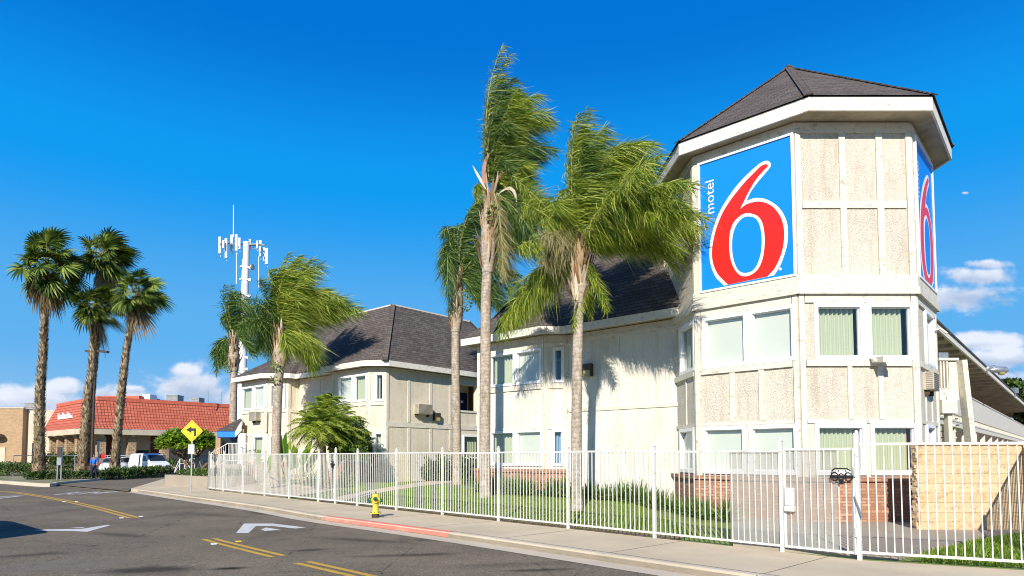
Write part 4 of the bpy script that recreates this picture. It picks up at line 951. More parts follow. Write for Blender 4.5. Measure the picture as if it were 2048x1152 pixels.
# ------------------------------------------------------------ foliage
RG = np.random.default_rng(11)
def unit(v): return v / np.maximum(np.linalg.norm(v, axis=-1, keepdims=True), 1e-9)
def leaves_cloud(P, size, asp=.4, up=.0):
    n = len(P); d = unit(RG.normal(size=(n, 3)) + np.array([0, 0, up])); r = unit(np.cross(d, RG.normal(size=(n, 3)))); Ls = size * RG.uniform(.6, 1.3, (n, 1))
    nrm = np.cross(d, r)
    S = np.stack([P - d * Ls * .5, P + nrm * Ls * .1, P + d * Ls * .5 - nrm * Ls * .05], 1); return S, r * Ls * asp * .5
def hedge(name, path, w_, h, n, size, mat, label, cat='hedge', z0=0.0, group=None, core=True, rough=.12):
    path = [np.array(V3(p)) for p in path]; seg = [np.linalg.norm(path[i + 1] - path[i]) for i in range(len(path) - 1)]; T = RG.uniform(0, sum(seg), n); cum = np.cumsum([0] + seg)
    i = np.clip(np.searchsorted(cum, T) - 1, 0, len(seg) - 1); f = (T - cum[i]) / np.array(seg)[i]; A = np.array(path)
    c = A[i] * (1 - f[:, None]) + A[i + 1] * f[:, None]; dr = unit(A[i + 1] - A[i]); sd = np.stack([-dr[:, 1], dr[:, 0], dr[:, 2] * 0], 1)
    a = RG.uniform(-.1, math.pi + .1, n); r = 1 - RG.power(2.5, n) * 0 - RG.exponential(.12, n); r = np.clip(r, .2, 1.05)
    bumpy = 1 + rough * np.sin(T * 5.1 + a * 2) + rough * .8 * np.sin(T * 11.7 + a * 5) + RG.normal(0, rough * .35, n)
    se = lambda x: np.sign(x) * np.abs(x) ** .55
    P = c + sd * (se(np.cos(a)) * r * w_ / 2 * bumpy)[:, None]; P[:, 2] = z0 + np.maximum(se(np.sin(a)), 0) * r * h * bumpy + RG.uniform(0, .05, n)
    S, wv = leaves_cloud(P, size, .5); o = strips(name, S, wv, mat, taper=True)
    tag(o, label, cat, group); return o
def bush(name, c, rx, ry, rz, n, size, mat, label, cat='shrub', group=None, zc=None, trunk=True, asp=.5, lump=.22, up=0):
    c = np.array(V3(c)); t = thing(name, c, label, cat, group)
    d = unit(RG.normal(size=(n, 3))); d[:, 2] = np.abs(d[:, 2]) * 1.0 - .25 * RG.random(n)
    ph = RG.uniform(0, 6, 3); l = 1 + lump * (np.sin(d[:, 0] * 5 + ph[0]) * np.sin(d[:, 1] * 4.4 + ph[1]) + .7 * np.sin(d[:, 2] * 7 + d[:, 0] * 6 + ph[2]))
    r = np.clip(1 - RG.exponential(.16, n), .15, 1.1) * l; P = c + d * r[:, None] * np.array([rx, ry, rz]) + np.array([0, 0, zc if zc is not None else rz * .28])
    S, wv = leaves_cloud(P, size, asp, up); strips('foliage', S, wv, mat, t)
    m = MB(); m.tube([Vector(c), Vector(c) + Vector((.02, 0, rz * .9))], [.035, .015], 6); m.build('stem', 'fan_trunk', t)
    return t
def strap_plant(c, h, n, label, group, name='strap_leaf_plant', mat='strap_leaf'):
    c = np.array(V3(c)); az = RG.uniform(0, 6.283, n); el = RG.uniform(.5, 1.45, n); Ls = h * RG.uniform(.7, 1.25, n)
    d = np.stack([np.cos(az) * np.cos(el), np.sin(az) * np.cos(el), np.sin(el)], 1); s = np.linspace(0, 1, 5)
    S = c + d[:, None, :] * (s[None, :, None] * Ls[:, None, None]) + np.array([.12, 0, -.75])[None, None, :] * (s ** 2.2)[None, :, None] * (Ls * np.cos(el))[:, None, None] * .8
    S = S + np.stack([RG.normal(0, .05, n), RG.normal(0, .05, n), np.zeros(n)], 1)[:, None, :]
    wv = unit(np.cross(d, RG.normal(size=(n, 3)))) * .014; o = strips(name, S, wv, mat); return tag(o, label, 'plant', group)
# lawn grass
n = 70000; t_ = RG.uniform(7.5, fl + 2, n); dd = RG.uniform(.06, 5.2, n) ** 1.0; P = np.array(FA)[None] + np.array(fd)[None] * t_[:, None] + np.array([.60, .80, 0])[None] * dd[:, None]
keep = (dd > .45 + .15 * np.sin(t_ * 3)) | (RG.random(n) < .12); P = P[keep]
ok = ~((P[:, 0] > 4.1)); P = P[ok]; P[:, 2] = [TZ(x, y) for x, y, _ in P]
# keep the garden path clear
cla = np.array([[p.x, p.y] for p in cl])
def near_path(Q, lim):
    m = np.full(len(Q), 9e9)
    for i in range(len(cla) - 1):
        a, b = cla[i], cla[i + 1]; ab = b - a; tt = np.clip(((Q[:, :2] - a) @ ab) / (ab @ ab), 0, 1); m = np.minimum(m, np.linalg.norm(Q[:, :2] - (a + tt[:, None] * ab), axis=1))
    return m < lim
P = P[~near_path(P, .68)]; n = len(P); h_ = RG.uniform(.02, .055, n)
tip = P + np.stack([RG.normal(.01, .02, n), RG.normal(0, .02, n), h_], 1); S = np.stack([P, (P + tip) / 2 + np.array([0, 0, .006]), tip], 1)
a_ = RG.uniform(0, 3.14, n); o = strips('grass', S, np.stack([np.cos(a_), np.sin(a_), 0 * a_], 1) * .006, 'grass_blades'); tag(o, 'short green lawn grass behind the picket fence', 'grass', kind='stuff'); del o['category']
# patch of grass at the right, before the block wall
poly = [G(*q, .06) for q in ((1850, 1106), (1905, 1093), (1960, 1079), (2050, 1066), (2200, 1057), (2250, 1150), (2048, 1133), (1800, 1126))]
n = 26000; P = np.stack([RG.uniform(5.8, 12, n), RG.uniform(8.5, 13.4, n), np.full(n, .05)], 1)
def inpoly(P, poly):
    r = np.zeros(len(P), bool); k = len(poly)
    for i in range(k):
        a, b = poly[i - 1], poly[i]; c = ((a.y > P[:, 1]) != (b.y > P[:, 1])) & (P[:, 0] < (b.x - a.x) * (P[:, 1] - a.y) / (b.y - a.y + 1e-12) + a.x); r ^= c
    return r
P = P[inpoly(P, poly)]; P = P[[fdist(x, y) > .12 for x, y, _ in P]]; n = len(P); P[:, 2] = np.array([TZ(x, y) for x, y, _ in P]); h_ = RG.uniform(.05, .13, n)
tip = P + np.stack([RG.normal(.02, .04, n), RG.normal(0, .04, n), h_], 1); S = np.stack([P, (P + tip) / 2 + np.array([0, 0, .015]), tip], 1); a_ = RG.uniform(0, 3.14, n)
o = strips('ground_cover', S, np.stack([np.cos(a_), np.sin(a_), 0 * a_], 1) * .009, 'grass_blades'); tag(o, 'thick dark green ground cover before the block wall', 'grass', kind='stuff'); del o['category']
# strap plants at the walls
ORD = 'first second third fourth fifth sixth seventh eighth ninth tenth eleventh twelfth thirteenth fourteenth fifteenth sixteenth seventeenth'.split()
for ks, x in enumerate(np.linspace(1188, 1345, 17)):
    p = Face(M1, M0).sz(x, 990)[0]; q = Face(M1, M0).p(p, 0, .35 + .35 * RG.random()); hh_ = .55 + .28 * math.exp(-((x - 1295) / 45) ** 2) + .1 * RG.random()
    strap_plant((q.x, q.y, TZ(q.x, q.y)), hh_ * .95, 95, 'leafy green plant along the blank cream wall, ' + ORD[ks] + ' from the left', 'plants along the blank cream wall')
for ks, x in enumerate((1352, 1372, 1392, 1412)):
    q = G(x, 1020 + (x - 1352) * .22, .1); strap_plant((q.x, q.y, TZ(q.x, q.y)), .62, 110, 'arching strap leaf plant at the left foot of the tower brickwork, ' + ORD[ks] + ' from the left', 'strap plants at the foot of the tower')
q = G(1455, 1040, .08); strap_plant((q.x, q.y, .08), .7, 90, 'thin strap leaf plant behind the mesh panel before the tower', 'plants behind the mesh')
for k, x in enumerate(np.linspace(990, 1130, 12)):
    F = FMb if x < 1088 else FMs; s, _ = F.sz(x, 970); q = F.p(s, 0, .5 + .3 * RG.random()); strap_plant((q.x, q.y, TZ(q.x, q.y)), .75, 120, 'dense green plant below the brick bay of the wing, ' + ORD[k] + ' from the left', 'plants below the brick bay')
for k, x in enumerate((845, 868, 892, 915, 938, 962)):
    s, _ = Fend.sz(x, 950); q = Fend.p(s, 0, .7); bush('round_shrub', (q.x, q.y, .36), .62, .55, .95 + .15 * (k % 2), 2600, .085, 'hedge_leaf', 'clipped round shrub against the shaded end wall of the block, ' + ORD[k] + ' from the left', group='shrubs against the shaded end wall')
for k, (x, y) in enumerate(((925, 975), (948, 978), (985, 984), (1015, 987))):
    q = G(x, y, .22); strap_plant((q.x, q.y, .2), .6, 130, 'grassy green clump between the two palm trunks, ' + ORD[k] + ' from the left', 'clumps between the palm trunks')

# ------------------------------------------------------------ queen palms, blown to the right
WIND = np.array([1.0, .12, -.05])
def frond(p0, p1, p2, n=130, ws=1.0, ll=.62, wind=.9, grav=.45, seed=None):
    s = np.linspace(.10, 1, n)[:, None]; p0, p1, p2 = map(np.array, (p0, p1, p2))
    B = (1 - s) ** 2 * p0 + 2 * s * (1 - s) * p1 + s ** 2 * p2; T = unit(2 * (1 - s) * (p1 - p0) + 2 * s * (p2 - p1))
    side = unit(np.cross(T, np.array([0.15, -1, .35]) + RG.normal(0, .15, 3))); out_s, out_w = [], []
    prof = np.interp(s[:, 0], [0.1, .3, .7, 1], [.6, 1, .95, .45])
    for sg in (-1, 1):
        for rep in (0, 1):
            Bj = B + T * RG.uniform(-.03, .03, (n, 1)); L_ = ll * prof * RG.uniform(.75, 1.2, n)
            d0 = unit(side * sg * .8 + T * .75 + RG.normal(0, .34, (n, 3))); k = np.linspace(0, 1, 5)[None, :, None]
            bend = (WIND * wind + np.array([0, 0, -grav]))[None, :] * RG.uniform(.7, 1.3, (n, 1)) + RG.normal(0, .24, (n, 3))
            D = d0[:, None, :] * k * .75 + bend[:, None, :] * (k ** 1.6) * .75; S = Bj[:, None, :] + D * L_[:, None, None]
            out_s.append(S); out_w.append(unit(np.cross(bend + d0, RG.normal(size=(n, 3)))) * RG.uniform(.006, .0095, (n, 1)) * ws)
    return np.concatenate(out_s), np.concatenate(out_w), B[::max(1, n // 12)]
def queen_palm(Y, trunk, grow, fronds, label, rad=.17, jit=.35, dens=1.0, ll=.62, mats=('queen_leaf',), zbase=.2, fruit=None, drape=0, wind=.9, extra=2):
    base = W(*trunk[0], Y); base = Vector((base.x, Y, zbase)); t = thing('queen_palm', base, label, 'palm tree')
    pts = [base + Vector((0, 0, -.1))] + [W(x, y, Y) for x, y in trunk[1:]]; pts = spline(pts, 5)
    nn = len(pts); m = MB(); rr = [rad * (1.25 if i == 0 else 1.08 if i == 1 else 1.0 - .12 * i / nn) for i in range(nn)]; m.tube(pts, rr, 14); m.build('trunk', 'queen_trunk', t)
    g = W(*grow, Y); top = pts[-1]
    # old leaf sheaths between trunk and crown
    ns = 150; hgt = (g - top).length; ss, ww = [], []
    for k in range(ns):
        a = RG.uniform(0, 6.283); f = RG.random(); b = top + (g - top) * (f * 1.0 - .04); dr_ = np.array([math.cos(a), math.sin(a), 0]); r0 = rad * (1.5 - .5 * f)
        L_ = RG.uniform(.3, .75) * min(1.1, hgt); p = np.array(b) + dr_ * r0 * .75; kk = np.linspace(0, 1, 5)[:, None]
        ss.append(p + np.array([0, 0, 1]) * kk * L_ + dr_ * ((.14 + .22 * (k % 5 == 0)) * np.sin(kk * 2.0) * L_ + .10 * kk ** 3)); ww.append(np.cross(dr_, [0, 0, 1]) * RG.uniform(.018, .055))
    m = MB(); m.tube([top - Vector((0, 0, .1)), top + (g - top) * .3, top + (g - top) * .75, g], [rad * 1.0, rad * 1.5, rad * 1.2, rad * .5], 12); ob = m.build('crown_shaft', 'queen_trunk', t)
    strips('leaf_sheaths', np.array(ss), np.array(ww), 'sheath', ob, taper=True)
    groups = {}; rach = MB()
    for f in fronds:
        (cx_, cy_), (tx, ty) = f[0], f[1]; o = f[2] if len(f) > 2 else {}; mt_ = o.get('m', mats[0])
        reps = o.get('r', extra)
        for r_ in range(reps):
            jy = o.get('y', 0) + RG.uniform(-1, 1) * jit * 3; j = lambda s_: RG.normal(0, s_)
            s_ = 0 if r_ == 0 else jit
            c_ = W(cx_, cy_, Y) + Vector((j(s_ * .5), jy * .5, j(s_ * .5))); e_ = W(tx, ty, Y) + Vector((j(s_), jy, j(s_)))
            S, wv, B = frond(g + Vector((j(.04), j(.04), j(.06))), c_, e_, int(112 * dens / max(1, Y / 22)), max(1, Y / 20), ll * 1.1 * o.get('l', 1), wind * o.get('w', 1), o.get('g', .45))
            groups.setdefault(mt_, []).append((S, wv)); rach.tube([Vector(p) for p in B], list(np.linspace(.024, .006, len(B))), 5)
    cr_ = None
    for mt_, L_ in groups.items():
        o_ = strips('crown' if cr_ is None else 'dry_fronds', np.concatenate([a for a, _ in L_]), np.concatenate([b for _, b in L_]), mt_, t); cr_ = cr_ or o_
    rach.build('leaf_stalks', 'petiole', cr_)
    if fruit:
        for (x, y, rx_, rz_) in fruit:
            c_ = W(x, y, Y - .25); m = MB()
            for k in range(60):
                d = Vector(RG.normal(size=3)); d.normalize(); p = c_ + Vector((d.x * rx_, d.y * rx_, d.z * rz_)); m.lathe(p - Vector((0, 0, .035)), [(.01, 0), (.04, .02), (.04, .05), (.01, .07)], 5)
            m.tube([c_ + Vector((0, .1, rz_ + .2)), c_], .03, 5); m.build('fruit_cluster', 'fruit_green', t)
    return t
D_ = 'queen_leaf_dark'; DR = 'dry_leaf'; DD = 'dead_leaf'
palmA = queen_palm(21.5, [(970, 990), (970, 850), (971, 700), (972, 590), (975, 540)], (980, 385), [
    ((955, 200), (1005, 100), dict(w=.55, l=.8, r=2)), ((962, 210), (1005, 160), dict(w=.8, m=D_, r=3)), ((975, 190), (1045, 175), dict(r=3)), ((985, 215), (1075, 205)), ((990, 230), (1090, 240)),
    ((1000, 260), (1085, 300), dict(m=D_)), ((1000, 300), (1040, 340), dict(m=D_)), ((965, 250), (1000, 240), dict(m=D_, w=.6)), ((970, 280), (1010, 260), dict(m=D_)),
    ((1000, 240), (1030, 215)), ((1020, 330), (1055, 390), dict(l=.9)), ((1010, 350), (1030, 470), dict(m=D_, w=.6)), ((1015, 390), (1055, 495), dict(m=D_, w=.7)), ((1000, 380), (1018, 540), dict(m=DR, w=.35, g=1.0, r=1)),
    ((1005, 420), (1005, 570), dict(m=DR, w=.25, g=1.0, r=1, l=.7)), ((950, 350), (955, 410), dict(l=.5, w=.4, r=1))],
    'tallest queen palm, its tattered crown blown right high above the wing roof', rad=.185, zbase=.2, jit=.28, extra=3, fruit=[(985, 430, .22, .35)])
ss, ww = [], []
for (x, y, bx_, by_, ex, ey, w_) in ((978, 385, 955, 330, 985, 300, .07), (990, 395, 1035, 345, 1034, 425, .07), (985, 400, 1010, 390, 1040, 420, .06), (975, 380, 960, 360, 945, 330, .05), (985, 380, 1005, 340, 1015, 330, .05)):
    p0, p1, p2 = (np.array(W(a, b_, 21.3)) for a, b_ in ((x, y), (bx_, by_), (ex, ey))); s_ = np.linspace(0, 1, 8)[:, None]; ss.append((1 - s_) ** 2 * p0 + 2 * s_ * (1 - s_) * p1 + s_ ** 2 * p2); dd_ = p2 - p0; ww.append(unit(np.array([-dd_[2], 0, dd_[0]])) * w_)
strips('flower_sheaths', np.array(ss), np.array(ww), 'spathe', palmA)
queen_palm(17.7, [(1154, 1012), (1153, 900), (1154, 760), (1156, 660), (1158, 600)], (1160, 505), [
    ((1085, 480), (1005, 620), dict(w=.35, g=.9, y=2.8, r=3)), ((1095, 500), (1025, 590), dict(w=.35, g=.9, y=2.6, r=3)), ((1100, 490), (1055, 550), dict(w=.4, g=.8, y=2.2, r=3)), ((1120, 470), (1085, 520), dict(m=DR, w=.4, g=.6, r=2)),
    ((1130, 370), (1140, 270), dict(w=1.1, l=.9)), ((1140, 340), (1165, 262)), ((1150, 320), (1205, 280)), ((1185, 275), (1255, 295)), ((1200, 285), (1285, 335)), ((1180, 350), (1255, 370)),
    ((1150, 350), (1180, 310), dict(m=D_)), ((1190, 390), (1280, 420), dict(m=D_)), ((1220, 400), (1330, 460), dict(g=.7)), ((1250, 400), (1378, 480), dict(g=.8)), ((1260, 400), (1395, 470), dict(g=.9, w=.5, r=2, l=.85)), ((1240, 380), (1345, 430), dict(g=.7, r=2)), ((1250, 420), (1340, 515), dict(g=.8, w=.6, r=2)), ((1220, 430), (1290, 485), dict(g=.6, r=3)),
    ((1195, 450), (1245, 470), dict(m=D_)), ((1120, 420), (1065, 385), dict(l=.9, y=1.2)), ((1100, 410), (1025, 345), dict(l=.9, r=3, y=1.0)), ((1100, 430), (1045, 400), dict(r=3, y=.8)), ((1110, 460), (1060, 460), dict(r=2, y=1.0)), ((1130, 390), (1100, 425)), ((1150, 410), (1150, 380)), ((1170, 420), (1205, 430), dict(m=D_)),
    ((1178, 530), (1188, 620), dict(w=.15, g=.7, l=.55, r=3)), ((1160, 380), (1150, 300)), ((1190, 430), (1215, 450), dict(y=-2.6, w=.6, g=.6)), ((1210, 430), (1280, 495), dict(y=-2.8, w=.6, g=.6, r=5)), ((1200, 400), (1260, 420), dict(y=-2.4, w=.7)), ((1230, 430), (1315, 495), dict(y=-2.6, w=.6, g=.6, r=6))],
    'queen palm with the widest bright green crown, reaching over the sign of the tower', rad=.15, zbase=.2, jit=.30, extra=3, ll=.66)
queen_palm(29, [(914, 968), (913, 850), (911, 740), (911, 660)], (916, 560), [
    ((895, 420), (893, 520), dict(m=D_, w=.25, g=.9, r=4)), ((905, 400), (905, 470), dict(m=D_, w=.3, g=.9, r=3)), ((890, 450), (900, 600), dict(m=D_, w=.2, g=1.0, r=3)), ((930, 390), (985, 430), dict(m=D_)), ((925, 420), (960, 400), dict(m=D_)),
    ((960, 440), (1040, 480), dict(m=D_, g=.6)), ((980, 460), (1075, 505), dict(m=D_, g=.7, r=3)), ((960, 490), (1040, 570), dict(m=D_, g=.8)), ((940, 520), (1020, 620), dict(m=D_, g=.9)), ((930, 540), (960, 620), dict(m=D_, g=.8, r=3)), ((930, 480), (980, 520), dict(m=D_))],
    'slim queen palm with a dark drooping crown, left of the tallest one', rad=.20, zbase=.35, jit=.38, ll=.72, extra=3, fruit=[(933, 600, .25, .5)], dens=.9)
queen_palm(30, [(551, 945), (553, 860), (556, 780), (560, 735)], (562, 665), [
    ((545, 580), (600, 520), dict(w=1.1)), ((560, 570), (625, 530)), ((590, 560), (675, 600), dict(r=3)), ((610, 580), (700, 625), dict(g=.5, r=3)), ((600, 600), (665, 625)), ((580, 610), (625, 600)), ((610, 640), (615, 730), dict(g=.9, w=.6, r=3)), ((590, 650), (610, 700), dict(g=.9, w=.6)),
    ((530, 590), (485, 610), dict(m=D_, r=3)), ((520, 600), (478, 655), dict(m=D_, r=2)), ((530, 620), (495, 690), dict(m=D_, w=.5)), ((540, 600), (530, 570), dict(m=D_)), ((545, 620), (560, 590)), ((550, 560), (570, 540)), ((530, 640), (530, 700), dict(m=D_, w=.5, g=.8)), ((560, 600), (620, 570))],
    'queen palm before the left block, its crown streaming right over the roof', rad=.22, zbase=.35, jit=.4, ll=.80, extra=4, fruit=[(552, 745, .26, .55)])
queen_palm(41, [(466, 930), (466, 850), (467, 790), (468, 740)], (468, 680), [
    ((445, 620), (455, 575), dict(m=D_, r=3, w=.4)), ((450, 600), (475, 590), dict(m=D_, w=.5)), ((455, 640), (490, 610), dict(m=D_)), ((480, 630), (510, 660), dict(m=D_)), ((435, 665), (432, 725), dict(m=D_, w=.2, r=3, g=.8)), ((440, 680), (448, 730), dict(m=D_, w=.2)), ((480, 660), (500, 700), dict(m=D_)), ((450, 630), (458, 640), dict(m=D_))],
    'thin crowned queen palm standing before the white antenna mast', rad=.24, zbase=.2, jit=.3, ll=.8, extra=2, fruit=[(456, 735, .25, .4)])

# ------------------------------------------------------------ fan palms on the left
def fan_palm(Y, trunk, cpx, rpx, label, n=46, zb_=.1, rad=.36, seed=0, vs=1.25, skirt=8):
    rg = np.random.default_rng(seed); base = W(*trunk[0], Y); base.z = zb_; t = thing('fan_palm', base, label, 'palm tree', None)
    pts = [base] + [W(x, y, Y) for x, y in trunk[1:]]; g = W(*cpx, Y); pts.append(g - Vector((0, 0, .3))); pts = spline(pts, 5); nn = len(pts)
    rr = [rad * (1.55 - .45 * min(1, i / 2) - .55 * i / nn) for i in range(nn)]; m = MB(); m.tube(pts, rr, 12); tk = m.build('trunk', 'fan_trunk', t)
    cum = np.cumsum([0] + [(pts[i + 1] - pts[i]).length for i in range(nn - 1)]); PT = np.array([p[:] for p in pts]); rings = int(cum[-1] / .19); ss, ww = [], []
    for k in range(rings):
        h = cum[-1] * k / rings; c = np.array([np.interp(h, cum, PT[:, q]) for q in range(3)]); r = np.interp(h, cum, rr)
        for q in range(11):
            a = (q + (k % 2) * .5) * 6.283 / 11 + rg.normal(0, .09); d = np.array([math.cos(a), math.sin(a), 0]); s = np.linspace(0, 1, 3)[:, None]; L_ = rg.uniform(.2, .34)
            ss.append(c + d * r * .98 + np.array([0, 0, 1]) * s * L_ + d * s ** 1.3 * rg.uniform(.09, .18)); ww.append(np.cross(d, [0, 0, 1]) * rg.uniform(.06, .10))
    strips('leaf_bases', np.array(ss), np.array(ww), 'boots', tk)
    R0 = rpx / FPX * Y; ss, ww, dS, dW = [], [], [], []; st = MB(); gg = np.array(g[:])
    for i in range(n + skirt):
        dead = i >= n; a = i * 2.39996 + rg.normal(0, .2); el = (math.asin(1 - 1.72 * (i + .5) / n) if not dead else rg.uniform(-1.45, -1.1)) + rg.normal(0, .08)
        d = np.array([math.cos(a) * math.cos(el), math.sin(a) * math.cos(el), math.sin(el) * vs]); d[0] += .12; pl = R0 * rg.uniform(.25, .62); c = gg + d * pl + np.array([0, 0, -.10 * pl])
        if dead: c = gg + np.array([math.cos(a) * rad * 1.3, math.sin(a) * rad * 1.3, -R0 * rg.uniform(.3, .8)])
        st.tube([Vector(gg + d * .1), Vector(gg + d * pl * .6 + np.array([0, 0, .06])), Vector(c)], [.03, .022, .015], 4)
        ax = unit(d + np.array([.25, 0, -.25])); tilt = rg.normal(0, .3, 3); s1 = unit(np.cross(ax, np.array([0, 0, 1]) + tilt * .5 + .01)); nn_ = np.cross(s1, ax); ro_ = rg.uniform(-1.0, 1.0); s1, nn_ = s1 * math.cos(ro_) + nn_ * math.sin(ro_), nn_ * math.cos(ro_) - s1 * math.sin(ro_); fl_ = R0 * rg.uniform(.46, .62)
        for b in np.linspace(-1.75, 1.75, 19):
            dr_ = ax * math.cos(b) + s1 * math.sin(b) + nn_ * (.12 * abs(b)) ; k = np.linspace(0, 1, 5)[:, None]; L_ = fl_ * (1 - .18 * abs(b)) * rg.uniform(.9, 1.1)
            S = c + dr_ * k * L_ + np.array([.14, .03, -.30 if not dead else -.8]) * k ** 2.4 * L_ + rg.normal(0, .02, (1, 3)) * k
            (dS if dead else ss).append(S); (dW if dead else ww).append(unit(np.cross(dr_, nn_)) * L_ * .055)
    cr_ = strips('crown', np.array(ss), np.array(ww), 'fan_leaf', t); st.build('leaf_stalks', 'petiole', cr_)
    if dS: strips('dead_skirt', np.array(dS), np.array(dW), 'dead_leaf', t)
    return t
fan_palm(50, [(79, 942), (80, 800), (87, 690)], (92, 530), 70, 'leftmost fan palm with a straight trunk and a tall shaggy crown', n=60, seed=1, vs=1.5, skirt=16, rad=.33)
fan_palm(50, [(79, 942), (80, 800), (87, 690)], (84, 512), 60, 'x', n=44, seed=2) if False else None
fan_palm(51.5, [(165, 941), (176, 800), (184, 740)], (190, 615), 60, 'fan palm with the lowest, rounded crown, before the lamp pole', n=44, seed=3, vs=1.15, skirt=5, rad=.34)
fan_palm(54, [(172, 940), (182, 800), (196, 650)], (206, 512), 64, 'fan palm rising highest behind the low crowned one', n=48, seed=4, vs=1.2, skirt=6, rad=.27)
fan_palm(50.5, [(228, 940), (243, 790), (255, 690)], (276, 586), 58, 'right hand fan palm leaning right on a slim dark trunk', n=44, seed=5, vs=1.2, skirt=4, rad=.27)

# ------------------------------------------------------------ garden before the left block
def garden_palm(px, py, Y, crown, R_, label, n=52, lean=0):
    base = GT(px, py); base = Vector((W(px, py, Y).x, Y, .3)); g = W(*crown, Y); t = thing('date_palm', base, label, 'palm tree'); m = MB(); m.tube(spline([base, (base + g) / 2 + Vector((lean, 0, 0)), g], 4), [.13, .12, .11, .1, .1, .1, .1, .1, .12], 10); m.build('trunk', 'fan_trunk', t)
    ss, ww, st = [], [], MB()
    for i in range(n):
        a = i * 2.4; el = math.asin(max(-.98, min(.98, .99 - 1.5 * (i + .5) / n))) + RG.normal(0, .12); d = np.array([math.cos(a) * math.cos(el), math.sin(a) * math.cos(el), math.sin(el)])
        p0 = np.array(g); p1 = p0 + d * R_ * .6 + np.array([.1, 0, .12]); p2 = p0 + d * R_ * np.array([1.1, 1.1, 1.05]) + np.array([.18, 0, -.30 * R_]); s = np.linspace(.12, 1, 46)[:, None]
        B = (1 - s) ** 2 * p0 + 2 * s * (1 - s) * p1 + s * s * p2; T = unit(2 * (1 - s) * (p1 - p0) + 2 * s * (p2 - p1)); sd = unit(np.cross(T, [0.02, .01, 1])); st.tube([Vector(q) for q in B[::9]], .012, 4)
        for sg in (-1, 1):
            dd_ = unit(sd * sg + T * .6 + RG.normal(0, .12, B.shape)); k = np.linspace(0, 1, 4)[None, :, None]; L_ = .30 * np.interp(s[:, 0], [.1, .4, 1], [.5, 1, .5]) * R_
            ss.append(B[:, None, :] + dd_[:, None, :] * k * L_[:, None, None] + np.array([.15, 0, -.25]) * k ** 2 * L_[:, None, None]); ww.append(unit(np.cross(dd_, RG.normal(size=dd_.shape))) * .011)
    c_ = strips('crown', np.concatenate(ss), np.concatenate(ww), 'pygmy_leaf', t); st.build('leaf_stalks', 'petiole', c_); return t
garden_palm(656, 960, 27.5, (630, 852), 1.2, 'small date palm with a leaning trunk, left one of the bushy pair', lean=.1)
garden_palm(668, 960, 28.5, (668, 856), 1.3, 'small date palm with an upright trunk, right one of the bushy pair')
garden_palm(648, 960, 29.5, (648, 824), 1.15, 'small date palm rising behind the bushy pair before the block')
c = W(705, 930, 28.5); bush('round_bush', (c.x, 28.5, .35), .95, .9, 1.45, 9000, .11, 'bush_leaf', 'big rounded leafy bush before the right bay of the block', zc=1.3)
def paddle_plant(px, Y, h, n, label, spread=.5):
    b = W(px, 950, Y); b.z = .3; t = thing('paddle_leaf_plant', b, label, 'plant'); ss, ww, st = [], [], MB()
    for i in range(n):
        a = RG.uniform(0, 6.28); d = np.array([math.cos(a) * spread, math.sin(a) * spread * .6, 1]); d = unit(d); H = h * RG.uniform(.65, 1); p = np.array(b) + d * H * .55; k = np.linspace(0, 1, 6)[:, None]
        st.tube([b, Vector(p)], .025, 5); S = p + d * k * H * .5 + np.array([.15, 0, -.1]) * k ** 2 * H * .5; ss.append(S); ww.append(unit(np.cross(d, np.array([.2, 1, 0]))) * .17 * RG.uniform(.7, 1.1))
    st.build('stalks', 'petiole', t); strips('leaves', np.array(ss), np.array(ww), 'bird_leaf', t); return t
paddle_plant(575, 30.5, 2.6, 7, 'pale green paddle leaf plant right of the palm trunk', .35)
paddle_plant(600, 29.5, 2.1, 12, 'paddle leaf plant with fanned stalks by the small date palms', .5)
paddle_plant(527, 31.5, 1.9, 6, 'dark paddle leaf plant behind the palm trunk', .4)
for k, (x, y) in enumerate(((625, 28.2), (640, 27.8), (690, 27.5))): c = W(x, 950, y); strap_plant((c.x, y, .3), 1.1, 90, 'tall bladed plant among the small date palms, ' + ORD[k] + ' from the left', 'bladed plants among the small date palms')
# ------------------------------------------------------------ gallery wing at the right
PR = Vector((15.7, 23.0)); A0 = PR - V2_ * 4.6; B0 = PR + V2_ * 62
wing = thing('gallery_wing', (20, 28, 0), 'long two storey gallery wing receding at the right behind the tower', 'building')
FR = Face(A0, B0); LR = FR.L
m = MB(); FRw = Face(A0 - FR.n * 1.9, B0 - FR.n * 1.9); FRw.wall(m, 0, 6.0); m.build('wall', 'stucco_smooth', wing)
m = MB(); m.hexa([FR.p(0, 2.78, 0), FR.p(LR, 2.78, 0), FR.p(LR, 2.78, -1.9), FR.p(0, 2.78, -1.9), FR.p(0, 3.0, 0), FR.p(LR, 3.0, 0), FR.p(LR, 3.0, -1.9), FR.p(0, 3.0, -1.9)]); m.build('gallery_floor', 'trim', wing)
m = MB(); FR.board(m, 0, 52, 3.30, 4.30, -.12, .0); FR.board(m, 0, 52, 3.00, 3.06, -.12, .02); FR.board(m, 0, 52, 4.30, 4.35, -.16, .03)
for k in range(130): FR.board(m, .2 + k * .4, .2 + k * .4 + .13, 3.06, 3.30, -.10, -.02)
m.build('parapet', 'trim', wing)
m = MB(); FR.board(m, 54, LR, 3.0, 4.2, -.12, 0); m.build('parapet', 'trim', wing)
for k in range(16):
    m = MB(); s = 5.5 + k * 3.6; FR.board(m, s, s + .2, -.1, 2.78, -.25, -.05); m.build('column', 'trim', wing)
for k in range(15):
    for z in (.2, 3.05):
        m = MB(); s = 6.2 + k * 3.6; FRw.board(m, s, s + .95, z, z + 2.05, 0, .04); m.build('door', 'door_blue', wing)
        m = MB(); FRw.board(m, s + 1.3, s + 2.6, z + .75, z + 1.95, 0, .05); m.build('window', 'dark_glass', wing)
